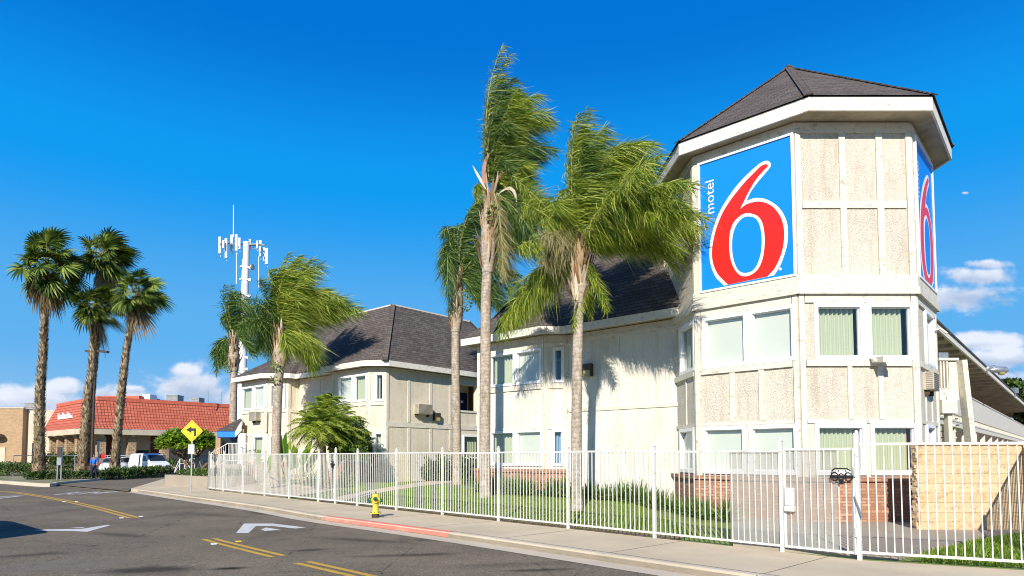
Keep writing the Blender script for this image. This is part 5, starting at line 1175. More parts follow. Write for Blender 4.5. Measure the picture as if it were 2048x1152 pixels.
m = MB(); FR.board(m, -1, LR + .3, 5.72, 5.98, .35, .42); m.build('fascia', 'fascia', wing)
m = MB(); m.face([FR.p(-1, 5.99, .44), FR.p(LR + .3, 5.99, .44), FR.p(LR + .3, 7.4, -4), FR.p(-1, 7.4, -4)]); m.face([FR.p(-1, 5.93, .46), FR.p(LR + .3, 5.93, .46), FR.p(LR + .3, 6.0, .46), FR.p(-1, 6.0, .46)])
m.face([FR.p(-1, 5.93, .46), FR.p(LR + .3, 5.93, .46), FR.p(LR + .3, 5.93, .36), FR.p(-1, 5.93, .36)]); m.build('roof', 'shingle', wing)
m = MB(); m.face([FR.p(-1, 5.8, .36), FR.p(LR, 5.8, .36), FR.p(LR, 5.8, -2), FR.p(-1, 5.8, -2)]); m.build('soffit', 'soffit', wing)
m = MB()
for k in range(34): s = .5 + k * 1.9; FR.board(m, s, s + .09, 5.66, 5.8, -1.9, .3)
m.build('rafters', 'soffit', wing)
# outside stair by the tower
YS = 20.3; st = thing('outside_staircase', (14.2, YS, 0), 'cream outside staircase with slatted landing between tower and gallery wing', 'staircase')
FS = Face((13.0, YS), (16, YS))
def sbx(m, x0, x1, y0, y1, o0, o1): (a, z1), (b, _), (_, z0) = FS.sz(x0, y0), FS.sz(x1, y0), FS.sz(x0, y1); FS.board(m, a, b, z0, z1, o0, o1)
m = MB(); sbx(m, 1897, 1915, 724, 797, -.9, 0.0); sbx(m, 1879, 1899, 776, 800, -.9, -.0); m.build('landing_screen', 'trim', st)
m = MB()
for x in (1880, 1886, 1892.5): sbx(m, x, x + 2.8, 720, 777, -.06, 0)
sbx(m, 1876, 1916, 716, 721, -.9, .04); m.build('slats', 'trim', st)
m = MB(); sbx(m, 1882, 1901, 704, 715, -.7, -.1); m.build('vent_box', 'galvanised', st)
m = MB(); sbx(m, 1879, 1909, 801, 827, -.8, .12); sbx(m, 1890, 1914, 793, 801, -.8, .10); m.build('landing_base', 'trim', st)
m = MB(); sbx(m, 1896, 1904, 826, 890, -.2, 0); m.build('post', 'trim', st)
m = MB(); p, q = [FS.p(*FS.sz(*v), .12) for v in ((1917, 722), (1937, 900))]; m.bar(p, q, .16, .3); m.build('stringer', 'trim', st)
m = MB(); p, q = [FS.p(*FS.sz(*v), -.3) for v in ((1905, 836), (1917, 900))]; m.bar(p, q, .1, .12)
for k in range(6):
    a = p + (q - p) * (k / 5); m.box(a + Vector((.25, .3, 0)), (.5, .3, .04), 0)
m.build('flight', 'trim', st)
# lamp arm on the roof edge
s, z = FR.sz(1951, 738); p = FR.p(s, z, .45); la = thing('area_light', p, 'grey cobra head lamp on an arm at the eaves of the gallery wing', 'lamp')
e = W(2004, 741, p.y); m = MB(); m.lathe(p - Vector((0, 0, .15)), [(.10, 0), (.16, .08), (.16, .2), (.08, .26)], 10); m.tube([p, p + Vector((.4, 0, .12)), W(1988, 738, p.y)], .045); m.build('arm', 'galvanised', la)
m = MB(); q = W(1994, 740, p.y); m.tube([q - Vector((.35, 0, .0)), q - Vector((.1, 0, -.02)), q + Vector((.4, 0, .0)), q + Vector((.55, 0, -.04))], [.06, .15, .17, .05], 10); h = m.build('lamp_head', 'galvanised', la)
m = MB(); m.lathe(q + Vector((.22, 0, -.26)), [(.05, 0), (.14, .05), (.16, .14)], 12); m.build('lens', 'lamp_lens', h)
s, z = FR.sz(2012, 782); p = FR.p(s, z, .45); m = MB(); m.box(p, (.5, .3, .35), .5); m.bar(p, p - Vector((0, 0, .5)), .08); tag(m.build('roof_floodlight', 'galvanised'), 'small grey floodlight box at the far eaves of the gallery wing', 'lamp')

# ------------------------------------------------------------ trees and buildings far off
def tree(name, px, Y, top, rx, label, base=905, n=5200, size=.6, mat='hedge_leaf', group=None, ry=None):
    b = W(px, base, Y); b.z = 0; T = W(px, top, Y); H = T.z; t = thing(name, b, label, 'tree', group); m = MB(); m.tube([b, b + Vector((.1, 0, H * .4)), b + Vector((0, 0, H * .7))], [.03 * H, .022 * H, .01 * H], 8)
    for k in range(5): a = k * 1.3; m.tube([b + Vector((0, 0, H * .35)), b + Vector((math.cos(a) * rx * .5, math.sin(a) * rx * .5, H * .75))], [.012 * H, .004 * H], 5)
    m.build('trunk', 'fan_trunk', t); rg = RG; cl_ = []
    for k in range(9): a = rg.uniform(0, 6.28); r = rg.uniform(0, .75); cl_.append((math.cos(a) * r * rx, math.sin(a) * r * rx, H * rg.uniform(.5, .82), rx * rg.uniform(.35, .55)))
    i = rg.integers(0, 9, n); C = np.array(cl_)[i]; d = unit(rg.normal(size=(n, 3))); r = np.clip(1 - rg.exponential(.2, n), .2, 1.1)
    P = np.array(b) + C[:, :3] + d * (C[:, 3] * r)[:, None] * np.array([1, 1, .8]); P[:, 2] = np.minimum(P[:, 2], H); S, wv = leaves_cloud(P, size, .6); strips('crown', S, wv, mat, t); return t
tree('broadleaf_tree', 2038, 95, 842, 5.5, 'dark tree low beside the far end of the gallery wing')
tree('broadleaf_tree', 2075, 60, 735, 2.6, 'tall dark tree cut off at the right edge, behind the wing', size=.5)
tree('broadleaf_tree', 470, 120, 848, 7, 'distant tree behind the tiled roof building', size=.8)

# the tiled roof building
rc = V3(W(170, 900, 68)); rc.z = 0; sh = thing('shop_building', rc, 'low shop with a red tiled mansard roof over stone columns', 'building')
cor = Vector((rc.x, rc.y)); LU, LV = 16.5, 27.0
P_ = [cor + U2 * LU, cor, cor + V2_ * LV]; FX, FY = Face(P_[0], P_[1]), Face(P_[1], P_[2])
ez, tz = 4.55, 8.12
FXi = Face(P_[0] - FX.n * 2.2 , cor - FX.n * 2.2 - FY.n * 2.2); FYi = Face(cor - FX.n * 2.2 - FY.n * 2.2, P_[2] - FY.n * 2.2)
m = MB(); FXi.wall(m, 0, 4.6); FYi.wall(m, 0, 4.6); m.build('wall', 'cream_wall', sh)
for F, L_ in ((FX, LU), (FY, LV)):
    pass
m = MB(); FX.board(m, -.3, LU + .5, 3.95, ez - .03, .25, .5); FY.board(m, -.5, LV, 3.95, ez - .03, .25, .5); m.build('beam', 'cream_wall', sh)
rn = 1.5; m = MB()
def zz(p, z): return Vector((p.x, p.y, z))
oc = cor + FX.n * .5 + FY.n * .5; oa = P_[0] + FX.n * .5 + U2 * .3; ob = P_[2] + FY.n * .5
ic = cor - FX.n * rn - FY.n * rn; ia = P_[0] - FX.n * rn + U2 * .3; ib = P_[2] - FY.n * rn
mid_c = cor + FX.n * -.35 + FY.n * -.35; mid_a = P_[0] - FX.n * .35 + U2 * .3; mid_b = P_[2] - FY.n * .35
m.face([zz(oa, ez), zz(oc, ez), zz(mid_c, 5.25), zz(mid_a, 5.25)]); m.face([zz(oc, ez), zz(ob, ez), zz(mid_b, 5.25), zz(mid_c, 5.25)])
m.face([zz(mid_a, 5.25), zz(mid_c, 5.25), zz(ic, 7.75), zz(ia, 7.75)]); m.face([zz(mid_c, 5.25), zz(mid_b, 5.25), zz(ib, 7.75), zz(ic, 7.75)])
m.build('roof', 'red_tile', sh)
simple('red_flat', (.62, .14, .08), .8, .1, 2); m = MB(); Fa, Fb = Face(ia, ic), Face(ic, ib); Fa.board(m, 0, Fa.L + .05, 7.70, tz, -.1, .06); Fb.board(m, 0, Fb.L, 7.70, tz, -.1, .06); m.build('roof_edge', 'red_flat', sh)
m = MB(); m.face([zz(ia, tz - .3), zz(ic, tz - .3), zz(ib, tz - .3)]); m.build('flat_roof', 'rooftop_metal', sh)
m = MB(); m.face([zz(oa, 4.5), zz(oc, 4.5), zz(ob, 4.5), zz(P_[2] - FY.n * 2.2, 4.5), zz(cor - FX.n * 2.2 - FY.n * 2.2, 4.5), zz(P_[0] - FX.n * 2.2, 4.5)]); m.build('soffit', 'soffit', sh)
def column(F, s, w_=.75): m = MB(); F.board(m, s - w_ / 2, s + w_ / 2, 0, 3.75, -.9, -.15); c_ = m.build('column', 'stone_column', sh); m = MB(); F.board(m, s - .15, s + .15, 3.75, 4.0, -.9, .05); m.build('capital', 'cream_wall', c_)
for px in (69, 97, 111.5, 128, 148): column(FX, FX.s_(px, 885))
for px in (205, 266, 332, 395, 440): column(FY, FY.s_(px, 885), .8)
simple('dark_brown_wall', (.13, .05, .04), .8, .1)
for k, (a, b) in enumerate(((.1, FYi.s_(224, 890)), (FYi.s_(301, 890), FYi.s_(320, 890)))):
    m = MB(); FYi.board(m, a, b, 0, 4.0, 0, .05); m.build('shopfront', 'dark_brown_wall', sh)
m = MB(); FYi.board(m, FYi.s_(270, 905), FYi.s_(298, 905), 0.2, 2.3, 0, .06); m.build('window', 'dark_glass', sh)
for k in range(6): m = MB(); FXi.board(m, 1.2 + k * 2.5, 2.5 + k * 2.5, .1, 2.9, 0, .06); m.build('window', 'dark_glass', sh)
# white script lettering on the slope: illegible strokes
s0_, z0_ = FX.sz(104, 839); s1_, _ = FX.sz(132, 832); m = MB(); rs = random.Random(5); nl = 15
for k in range(nl):
    if k in (4, 9): continue
    s = s0_ + (s1_ - s0_) * k / nl; hgt_ = .75 if k in (0, 5, 10) else rs.choice((.32, .36, .55)); o_ = -.35 - .20
    m.hexa([FX.p(s, 5.95, o_), FX.p(s + .11, 5.95, o_), FX.p(s + .11, 5.95, o_ - .12), FX.p(s, 5.95, o_ - .12), FX.p(s, 5.95 + hgt_, o_), FX.p(s + .12, 5.95 + hgt_, o_), FX.p(s + .12, 5.95 + hgt_, o_ - .15), FX.p(s, 5.95 + hgt_, o_ - .4)])
    m.hexa([FX.p(s, 5.95, o_), FX.p(s + .34, 5.95, o_), FX.p(s + .34, 5.95, o_ - .12), FX.p(s, 5.95, o_ - .12), FX.p(s, 6.06, o_), FX.p(s + .34, 6.06, o_), FX.p(s + .34, 6.06, o_ - .15), FX.p(s, 6.06, o_ - .4)])
m.build('lettering', 'sign_white', sh)
def rooftop(px0, px1, py0, py1, Y, label, d=1.6, mat='rooftop_metal'):
    a, b = W(px0, py1, Y), W(px1, py1, Y); T = W(px0, py0, Y).z; m = MB(); B_ = a.z - .6; m.hexa([Vector((a.x, Y, B_)), Vector((b.x, Y, B_)), Vector((b.x, Y + d, B_)), Vector((a.x, Y + d, B_)), Vector((a.x, Y, T)), Vector((b.x, Y, T)), Vector((b.x, Y + d, T)), Vector((a.x, Y + d, T))])
    for k in range(4): z = B_ + (T - B_) * (k + .5) / 4; m.box(((a.x + b.x) / 2, Y - .02, z), ((b.x - a.x) * .85, .04, .06))
    m.box(((a.x + b.x) / 2, Y + d / 2, T + .04), ((b.x - a.x) * 1.04, d * 1.04, .08)); tag(m.build('rooftop_unit', mat), label, 'rooftop unit', None)
rooftop(332, 355, 791, 799, 82, 'grey rooftop unit above the middle of the red tiled roof'); rooftop(380, 398, 796, 802, 84, 'low rooftop unit above the right part of the red tiled roof'); rooftop(285, 300, 790, 797, 80, 'pale rooftop unit just right of the slim leaning palm', mat='pole_white')
m = MB(); a, b = W(208, 800, 79), W(278, 800, 79); m.slab([(a.x, 79), (b.x, 79), (b.x, 84), (a.x, 84)], 7.4, W(208, 791.5, 79).z); tag(m.build('roof_screen', 'red_flat'), 'dull red roof screen wall behind the top left of the tiled roof', 'roof screen')
for px, top in ((416, 782), (443, 784)):
    a = W(px, 806, 78); m = MB(); m.tube([a, W(px, top, 78)], .04, 6); m.bar(W(px - 3, top + 7, 78), W(px + 3, top + 7, 78), .05); tag(m.build('roof_aerial', 'rooftop_metal'), 'thin aerial on the red roof, ' + ('left' if px == 416 else 'right') + ' one of the two', 'aerial')
# brown and beige buildings at the far left
Yb = 86; b1 = thing('brick_building', (W(0, 900, Yb).x, Yb, 0), 'plain tan brick building at the left edge', 'building'); x0, x1 = W(-260, 900, Yb).x, W(45, 860, Yb).x; zt_ = W(20, 817, Yb).z
m = MB(); m.slab([(x0, Yb), (x1, Yb), (x1, Yb + 18), (x0, Yb + 18)], -.2, zt_); m.build('wall', 'brick_tan', b1)
m = MB(); m.slab([(x0, Yb - .1), (x1 + .1, Yb - .1), (x1 + .1, Yb + .3), (x0, Yb + .3)], zt_, zt_ + .15); m.build('coping', 'cream_wall', b1)
m = MB(); a = W(-8, 896, Yb).x; b = W(11, 896, Yb).x; m.slab([(a, Yb - .08), (b, Yb - .08), (b, Yb), (a, Yb)], 0, 2.8); m.build('door', 'beige_wall', b1)
m = MB(); c_ = W(-1, 875, Yb); m.lathe((c_.x, Yb - .3, c_.z), [(1.0, 0), (.7, .35), (.1, .55)], 14); m.build('awning', 'dark_brown_metal', b1)
b2 = thing('beige_building', (W(70, 900, Yb).x, Yb + 1, 0), 'pale beige building between brick building and tiled roof shop', 'building'); x2 = W(99, 860, Yb).x
m = MB(); zt2 = W(70, 820, Yb).z; m.slab([(x1, Yb + .8), (x2 + 3, Yb + .8), (x2 + 3, Yb + 14), (x1, Yb + 14)], -.2, zt2); m.build('wall', 'beige_wall', b2)
m = MB(); a, b = W(56, 900, Yb).x, W(64, 900, Yb).x; m.slab([(a, Yb + .72), (b, Yb + .72), (b, Yb + .8), (a, Yb + .8)], .3, 3.4); m.build('door', 'dark_glass', b2)
rooftop(49, 75, 807, 818, Yb + 3, 'grey boxy rooftop unit on the beige building')

# ------------------------------------------------------------ antenna mast
Ym = 60; base = W(483, 905, Ym); base.z = 0; mast = thing('antenna_mast', base, 'tall white monopole mast with two clusters of panel antennas', 'mast')
m = MB(); m.tube([base, W(484, 740, Ym), W(489, 600, Ym), W(493, 484, Ym)], [.46, .42, .36, .30], 18); m.build('pole', 'pole_white', mast)
m = MB()
for a, b in (((440, 486), (474, 489)), ((474, 489), (520, 488)), ((506, 496), (533, 503)), ((452, 482), (478, 494)), ((493, 490), (530, 490))): m.bar(W(*a, Ym + .3), W(*b, Ym - .3), .12)
for a, b in (((440, 490), (440, 480)), ((520, 505), (529, 495))): m.bar(W(*a, Ym - .9), W(*b, Ym + .9), .09)
m.build('platform', 'galvanised', mast)
rs = random.Random(9)
for px, y0, y1 in ((440, 474, 507), (452.5, 477, 516), (447, 481, 496), (463.5, 470, 502), (473, 469, 502), (479, 476, 498), (500, 479, 494), (514.5, 482, 496), (521, 481, 513), (529, 494, 522), (533.5, 497, 528)):
    Y = Ym + rs.uniform(-1.0, .6); a, b = W(px, y1, Y), W(px, y0, Y); m = MB(); wd = .22 if y1 - y0 > 20 else .15; m.hexa([a + Vector(v) for v in ((-wd / 2, -.08, 0), (wd / 2, -.08, 0), (wd / 2 * .7, .08, 0), (-wd / 2 * .7, .08, 0))] + [b + Vector(v) for v in ((-wd / 2, -.08, 0), (wd / 2, -.08, 0), (wd / 2 * .7, .08, 0), (-wd / 2 * .7, .08, 0))])
    m.tube([a + Vector((0, .16, -.25)), b + Vector((0, .16, .1))], .03, 6); m.build('panel_antenna', 'pole_white', mast)
for px, y0, y1, r in ((467, 410, 474, .06), (473, 505, 568, .06), (517.5, 512, 575, .06)):
    m = MB(); m.tube([W(px, y1, Ym - .4), W(px, y0, Ym - .4)], [r, r * .6], 6); m.build('whip_antenna', 'pole_white', mast)
m = MB(); m.lathe(W(504, 534, Ym - .3), [(.05, -.15), (.28, 0), (.28, .08), (.1, .1)], 14, (1, -.4, 0)); m.build('dish', 'galvanised', mast)
for y in (535, 560, 592, 612, 640, 690, 715, 738):
    p = W(493 - (y - 484) * .037, y, Ym - .35); m = MB(); m.box(p + Vector((0, .1, .05)), (.9, .1, .08)); m.box(p + Vector((.45, 0, 0)), (.25, .15, .22)); m.box(p + Vector((-.42, 0, .1)), (.16, .12, .12)); m.build('bracket', 'galvanised', mast)

# ------------------------------------------------------------ signs, hydrant, poles
sp = G(382, 985); tsg = thing('warning_sign', sp, 'yellow diamond left turn arrow sign on a steel post at the kerb', 'road sign'); Ys = sp.y
c = W(384, 862, Ys); m = MB(); m.bar(sp, (c.x, Ys + .03, c.z + .4), .05, .03); m.build('post', 'galvanised', tsg)
hd = .5; fr_ = lambda u, z, o=0: Vector((c.x + u, Ys - .012 - o, c.z + z)); m = MB(); r_ = .06
dm = [(0, -hd), (hd, 0), (0, hd), (-hd, 0)]; rd = []
for i, (x, y) in enumerate(dm):
    for s in (-1, 0, 1): ang = math.atan2(y, x) + s * .07; k = .94 if s else .965; rd.append((math.cos(ang) * hd * k, math.sin(ang) * hd * k))
m.prism([fr_(x, z) for x, z in rd], (0, -.004, 0)); pl_ = m.build('plate', 'sign_yellow', tsg)
m = MB()
for i in range(4):
    a, b = dm[i], dm[(i + 1) % 4]; a = (a[0] * .88, a[1] * .88); b = (b[0] * .88, b[1] * .88); a2, b2 = (a[0] * .96, a[1] * .96), (b[0] * .96, b[1] * .96); m.face([fr_(*a, .006), fr_(*b, .006), fr_(*b2, .006), fr_(*a2, .006)])
m.build('border_line', 'black_paint', pl_)
ar = [(.19, -.22), (.19, .12), (-.02, .12), (-.02, .20), (-.26, .055), (-.02, -.09), (-.02, .0), (.10, .0), (.10, -.22)]
m = MB(); m.prism([fr_(x, z, .006) for x, z in ar][::-1], (0, -.002, 0)); m.build('arrow', 'black_paint', pl_)
c2 = W(382.5, 898.5, Ys); m = MB(); m.box((c2.x, Ys - .012, c2.z), (.28, .006, .42)); p2 = m.build('parking_plate', 'sign_white', tsg)
for i, (tx_, w_, h_) in enumerate((('NO', .12, .075), ('PARKING', .22, .055), ('ANY', .14, .05), ('TIME', .16, .05))): text(p2, 'lettering', tx_, (c2.x - w_ / 2, Ys - .0165, c2.z + .11 - i * .095), (1, 0, 0), (0, 0, 1), w_, h_, 'black_paint', .001)

hb = G(751, 1035); hy = thing('fire_hydrant', hb, 'yellow fire hydrant with green caps beside the red kerb', 'hydrant')
m = MB(); m.lathe(hb, [(.10, 0), (.10, .10), (.085, .11)], 16); m.build('standpipe', 'iron', hy)
m = MB(); m.lathe(hb, [(.135, .10), (.135, .13), (.088, .135), (.083, .16), (.078, .32), (.088, .36), (.098, .40), (.10, .52), (.092, .575), (.07, .61), (.03, .63)], 24)
for ax in ((-1, -.35, 0), (1, -.3, 0), (.1, -1, .0)): m.lathe(hb + Vector((0, 0, .45)), [(.055, .05), (.055, .125), (.062, .13), (.062, .14)], 16, ax)
m.build('barrel', 'hydrant_yellow', hy)
for ax, z, k in (((-1, -.35, 0), .45, .9), ((1, -.3, 0), .45, .55), ((.1, -1, 0), .50, .6)):
    m = MB(); m.lathe(hb + Vector((0, 0, z)), [(.085 * k, .14), (.09 * k, .15), (.085 * k, .185), (.05 * k, .195), (.018, .20), (.018, .215), (.005, .22)], 16, ax); m.build('cap', 'hydrant_green', hy)
m = MB(); m.lathe(hb, [(.035, .625), (.03, .64), (.018, .645), (.018, .675), (.008, .68)], 12); m.build('bonnet', 'hydrant_green', hy)
m = MB()
for k in range(8): a = k * .785; m.lathe(hb + Vector((math.cos(a) * .125, math.sin(a) * .125, .128)), [(.012, 0), (.012, .02)], 6)
m.build('bolts', 'iron', hy)

lpB = W(183, 938, 51.5); lpB.z = .06; lpt = thing('lamp_pole', lpB, 'tall brown parking lot lamp pole with two flat heads among the fan palms', 'lamp pole')
tp = W(191, 704, 51.5); m = MB(); m.tube([lpB, tp], [.12, .08], 10); m.tube([lpB + Vector((0, 0, -.1)), lpB + Vector((0, 0, .8))], .32, 14); m.build('pole', 'dark_brown_metal', lpt)
for a, b in ((172, 183), (197, 216)): m = MB(); p, q = W(a, 702, 51.5), W(b, 704, 51.5); m.bar(p, q, .35, .16); m.bar(q if a < 190 else p, tp, .08); m.build('lamp_head', 'dark_brown_metal', lpt)
for (px, y0, y1, w_, h_, mat, lab) in ((196, 886, 900, .2, .9, 'sign_white', 'narrow white notice on a pole behind the person in blue'), (204, 909, 916, .45, .35, 'sign_red', 'small red and white notice on the low rail by the leaning palm')):
    b = W(px, 935, 55); b.z = .06; t = thing('notice', b, lab, 'sign'); m = MB(); m.bar(b, (b.x, 55, W(px, y1, 55).z), .05); m.build('post', 'galvanised', t); m = MB(); m.box((b.x, 54.96, W(px, (y0 + y1) / 2, 55).z), (w_, .03, h_)); m.build('plate', mat, t)
b = G(118, 960, .06); t = thing('sign_backs', b, 'back of two small signs on twin posts at the left kerb', 'road sign'); Yk = b.y
for dx in (-.12, .13): m = MB(); m.bar(b + Vector((dx, 0, 0)), (b.x + dx, Yk, W(116, 893, Yk).z), .06); m.build('post', 'galvanised', t)
m = MB(); z0, z1 = W(116, 914, Yk).z, W(116, 894, Yk).z; m.box((b.x, Yk - .05, (z0 + z1) / 2), (.28, .03, z1 - z0)); m.build('plate', 'dark_brown_metal', t)
m = MB(); z0, z1 = W(116, 930, Yk).z, W(116, 915, Yk).z; m.box((b.x, Yk - .05, (z0 + z1) / 2), (.3, .03, z1 - z0)); m.build('plate', 'galvanised', t)
# chain link rail behind the palms
rl = thing('chain_link_fence', W(27, 940, 62).xy.to_3d(), 'low wire fence with thin grey posts behind the hedges on the left', 'fence'); pr = []
for px, Y in ((27, 52), (70, 60), (150, 62), (215, 62), (262, 62), (330, 62)):
    b = W(px, 940, Y); b.z = 0; tpz = W(px, 911, Y); m = MB(); m.tube([b, tpz], .05, 6); m.build('post', 'galvanised', rl); pr.append(tpz)
m = MB(); m.tube(pr, .035, 6, smooth=False); m.tube([p - Vector((0, 0, .9)) for p in pr], .02, 6, smooth=False); m.build('rail', 'galvanised', rl)

# ------------------------------------------------------------ hedges on the left island
def hpx(pts, z=.06): return [G(x, y, z) for x, y in pts]
hedge('hedge', hpx([(-80, 951), (0, 950), (50, 952)]), 2.6, 1.0, 5200, .15, 'hedge_leaf', 'rounded green hedge cut off by the left edge, before the brick building')
hedge('hedge', hpx([(50, 959.5), (120, 958), (200, 956.5), (228, 955.5)]), 1.3, .55, 6500, .13, 'hedge_leaf', 'low clipped hedge in front of the three fan palm trunks')
hedge('hedge', hpx([(224, 956), (270, 953.5), (332, 950)]), 1.5, .72, 6500, .14, 'hedge_leaf', 'clipped hedge in front of the white van')
hedge('hedge', [W(x, 935, 66) * Vector((1, 1, 0)) for x in (92, 120, 152)] if False else [Vector((W(x, 935, 66).x, 66, 0)) for x in (90, 120, 158)], 2.0, 1.75, 3600, .2, 'hedge_leaf', 'taller square hedge behind the trunks of the fan palms')
hedge('hedge', [Vector((W(x, 935, 70).x, 70, 0)) for x in (320, 400, 440)], 2.0, 1.2, 2600, .2, 'hedge_leaf', 'dark hedge at the back of the parking lot behind the round tree')

# planter with a round tree
Pa, Pb = G(329, 970), G(407, 975.6); dP = (Pb - Pa).normalized(); pn = VV_; pt_ = thing('planter', (Pa + Pb) / 2, 'low concrete planter wall at the driveway corner', 'planter')
m = MB(); L_ = (Pb - Pa).length; cs = [Pa, Pb + dP * .45, Pb + dP * .45 + pn * 3.2, Pa + pn * 3.2]
for i in range(4):
    a, b = cs[i], cs[(i + 1) % 4]; d = (b - a).normalized(); n = Vector((-d.y, d.x, 0)) * .22; m.slab([tuple(q[:2]) for q in (a + n * 0, b - d * (0 if i % 2 == 0 else .22) + n * 0, b - d * (0 if i % 2 == 0 else .22) + n, a + n)] if i % 2 == 0 else [tuple(q[:2]) for q in (a + d * .22, b - d * .22, b - d * .22 + n, a + d * .22 + n)], -.05, .58)
m.build('wall', 'grey_concrete', pt_)
m = MB(); m.slab([tuple((q + (Pa + Pb + pn * 3.2) * 0)[:2]) for q in (Pa + dP * .2 + pn * .2, Pb + dP * .25 + pn * .2, Pb + dP * .25 + pn * 3, Pa + dP * .2 + pn * 3)], .0, .46); m.build('soil', 'soil', pt_)
hedge('planter_shrub', [Pa + dP * .6 + pn * 1.4 + Vector((0, 0, 0)), Pb + dP * .1 + pn * 1.3], 2.0, .42, 5200, .09, 'bush_leaf', 'yellow green low planting filling the concrete planter', 'shrub', z0=.46)
Yt = 39; b = W(388, 930, Yt); b.z = .2; tt_ = thing('frangipani_tree', b, 'round frangipani tree with big pale leaves behind the diamond sign', 'tree')
m = MB(); ends = []; g0 = Vector((b.x, Yt, .2))
def branch(p, d, L_, r, k):
    q = p + d * L_; m.tube([p, (p + q) / 2 + Vector((0, 0, .03)), q], [r, r * .85, r * .7], 6)
    if k == 0: ends.append(q); return
    for _ in range(3): a = random.uniform(0, 6.28); n = Vector((math.cos(a), math.sin(a), random.uniform(.1, .9))); branch(q, (d * .55 + n * .75).normalized(), L_ * .78, r * .68, k - 1)
for a in (0, 2.1, 4.2): branch(g0, Vector((math.cos(a) * .55, math.sin(a) * .45, .8)).normalized(), .85, .085, 3)
m.build('trunk', 'fan_trunk', tt_); ss, ww = [], []
ctr = W(376, 884, Yt); E_ = []
for k in range(480):
    d = unit(RG.normal(size=3)); d[2] = abs(d[2]) * 1.1 - .35; E_.append(np.array(ctr) + d * np.array([1.8, 1.5, 1.1]) * RG.uniform(.5, 1.02))
for e in E_:
    for k in range(13):
        a = k * 2.4 + RG.random(); el = RG.uniform(-.5, .9); d = np.array([math.cos(a) * math.cos(el), math.sin(a) * math.cos(el), math.sin(el)]); kk = np.linspace(0, 1, 4)[:, None]; L_ = RG.uniform(.26, .44)
        ss.append(e + d * kk * L_ + np.array([0, 0, -.12]) * kk ** 2 * L_); ww.append(unit(np.cross(d, [0, 0, 1.0]) + RG.normal(0, .2, 3)) * .055)
strips('crown', np.array(ss), np.array(ww), 'plumeria_leaf', tt_)

# entrance porch, stairs and rails
po = thing('entrance_porch', W(462, 900, 37.5).xy.to_3d(), 'entrance porch with blue fascia and small shingle roof left of the block', 'porch'); Yp = 37.6
a, b = W(434, 868, Yp), W(470, 868, Yp); m = MB(); z0, z1 = W(440, 874.5, Yp).z, W(440, 862, Yp).z
m.box(((a.x + b.x) / 2, Yp + .1, (z0 + z1) / 2), (b.x - a.x, .2, z1 - z0)); m.box((a.x + .1, Yp + 1.4, (z0 + z1) / 2), (.2, 2.4, z1 - z0)); m.build('blue_fascia', 'awning_blue', po)
c_ = W(483, 862, Yp - .9); m = MB(); m.hexa([Vector((b.x, Yp, z0)), Vector((c_.x, Yp - .9, z0 + .35)), Vector((c_.x, Yp - .7, z0 + .35)), Vector((b.x, Yp + .2, z0)), Vector((b.x, Yp, z1)), Vector((c_.x, Yp - .9, z1 + .55)), Vector((c_.x, Yp - .7, z1 + .55)), Vector((b.x, Yp + .2, z1))]); m.build('side_fascia', 'fascia', po)
m = MB(); ap = [Vector((a.x - .05, Yp - .05, z1)), Vector((b.x, Yp - .05, z1)), Vector((c_.x, Yp - .9, z1 + .55)), W(483, 836, Yp), W(478, 838, Yp + 1.5), Vector((a.x - .05, Yp + 2.6, z1))]; m.face([ap[0], ap[1], ap[4]]); m.face([ap[1], ap[2], ap[3], ap[4]]); m.face([ap[0], ap[4], ap[5]]); m.build('roof', 'shingle', po)
for px, Y in ((437, Yp + .2), (486, Yp - .9)): q = W(px, 930, Y); m = MB(); m.box((q.x, Y, 1.45), (.28, .28, 2.9)); m.build('column', 'vinyl' if px > 450 else 'brick_tan', po)
m = MB(); q = W(455, 900, Yp + 1.8); m.box((q.x, Yp + 1.9, 1.9), (1.1, .08, 2.2)); m.build('door', 'dark_glass', po)
m = MB(); q0, q1 = W(447, 930, Yp), W(506, 930, Yp - 1.2); m.slab([(q0.x, Yp - .6), (q1.x, Yp - 2.2), (q1.x + 1, Yp + 1), (q0.x, Yp + 2.5)], 0, 1.15); m.build('landing', 'grey_concrete', po)
m = MB(); q2 = W(424, 930, Yp - 2.5)
for k in range(6): f = k / 6; m.slab([(q0.x - 1.6 + f * 1.6 - .3, Yp - .6), (q0.x, Yp - .6), (q0.x, Yp + 1.6), (q0.x - 1.6 + f * 1.6 - .3, Yp + 1.6)], 0 if k == 0 else .19 * k, .19 * (k + 1) * .98)
m.build('steps', 'grey_concrete', po)
sr = thing('stair_railing', W(455, 930, Yp - .8).xy.to_3d(), 'white picket stair railing sloping down left of the entrance porch', 'railing'); Yr = Yp - .9
A_1, A_2, A_3 = W(423, 906, Yr - .6), W(455, 887, Yr), W(506, 886.5, Yr - 1.3)
def railrun(name, a, b, h, sp=.12):
    m = MB(); m.bar(a, b, .05); m.bar(a - Vector((0, 0, h)), b - Vector((0, 0, h)), .04); n = int((b - a).length / sp)
    for i in range(n + 1): p = a + (b - a) * (i / n); m.bar(p - Vector((0, 0, h)), p, .022)
    for p in (a, b): m.bar(p - Vector((0, 0, h + .2)), p, .06)
    m.build(name, 'steel_white', sr)
railrun('railing_panel', A_1, A_2, .95); railrun('railing_panel', A_2, A_3, .95)
hr = 0
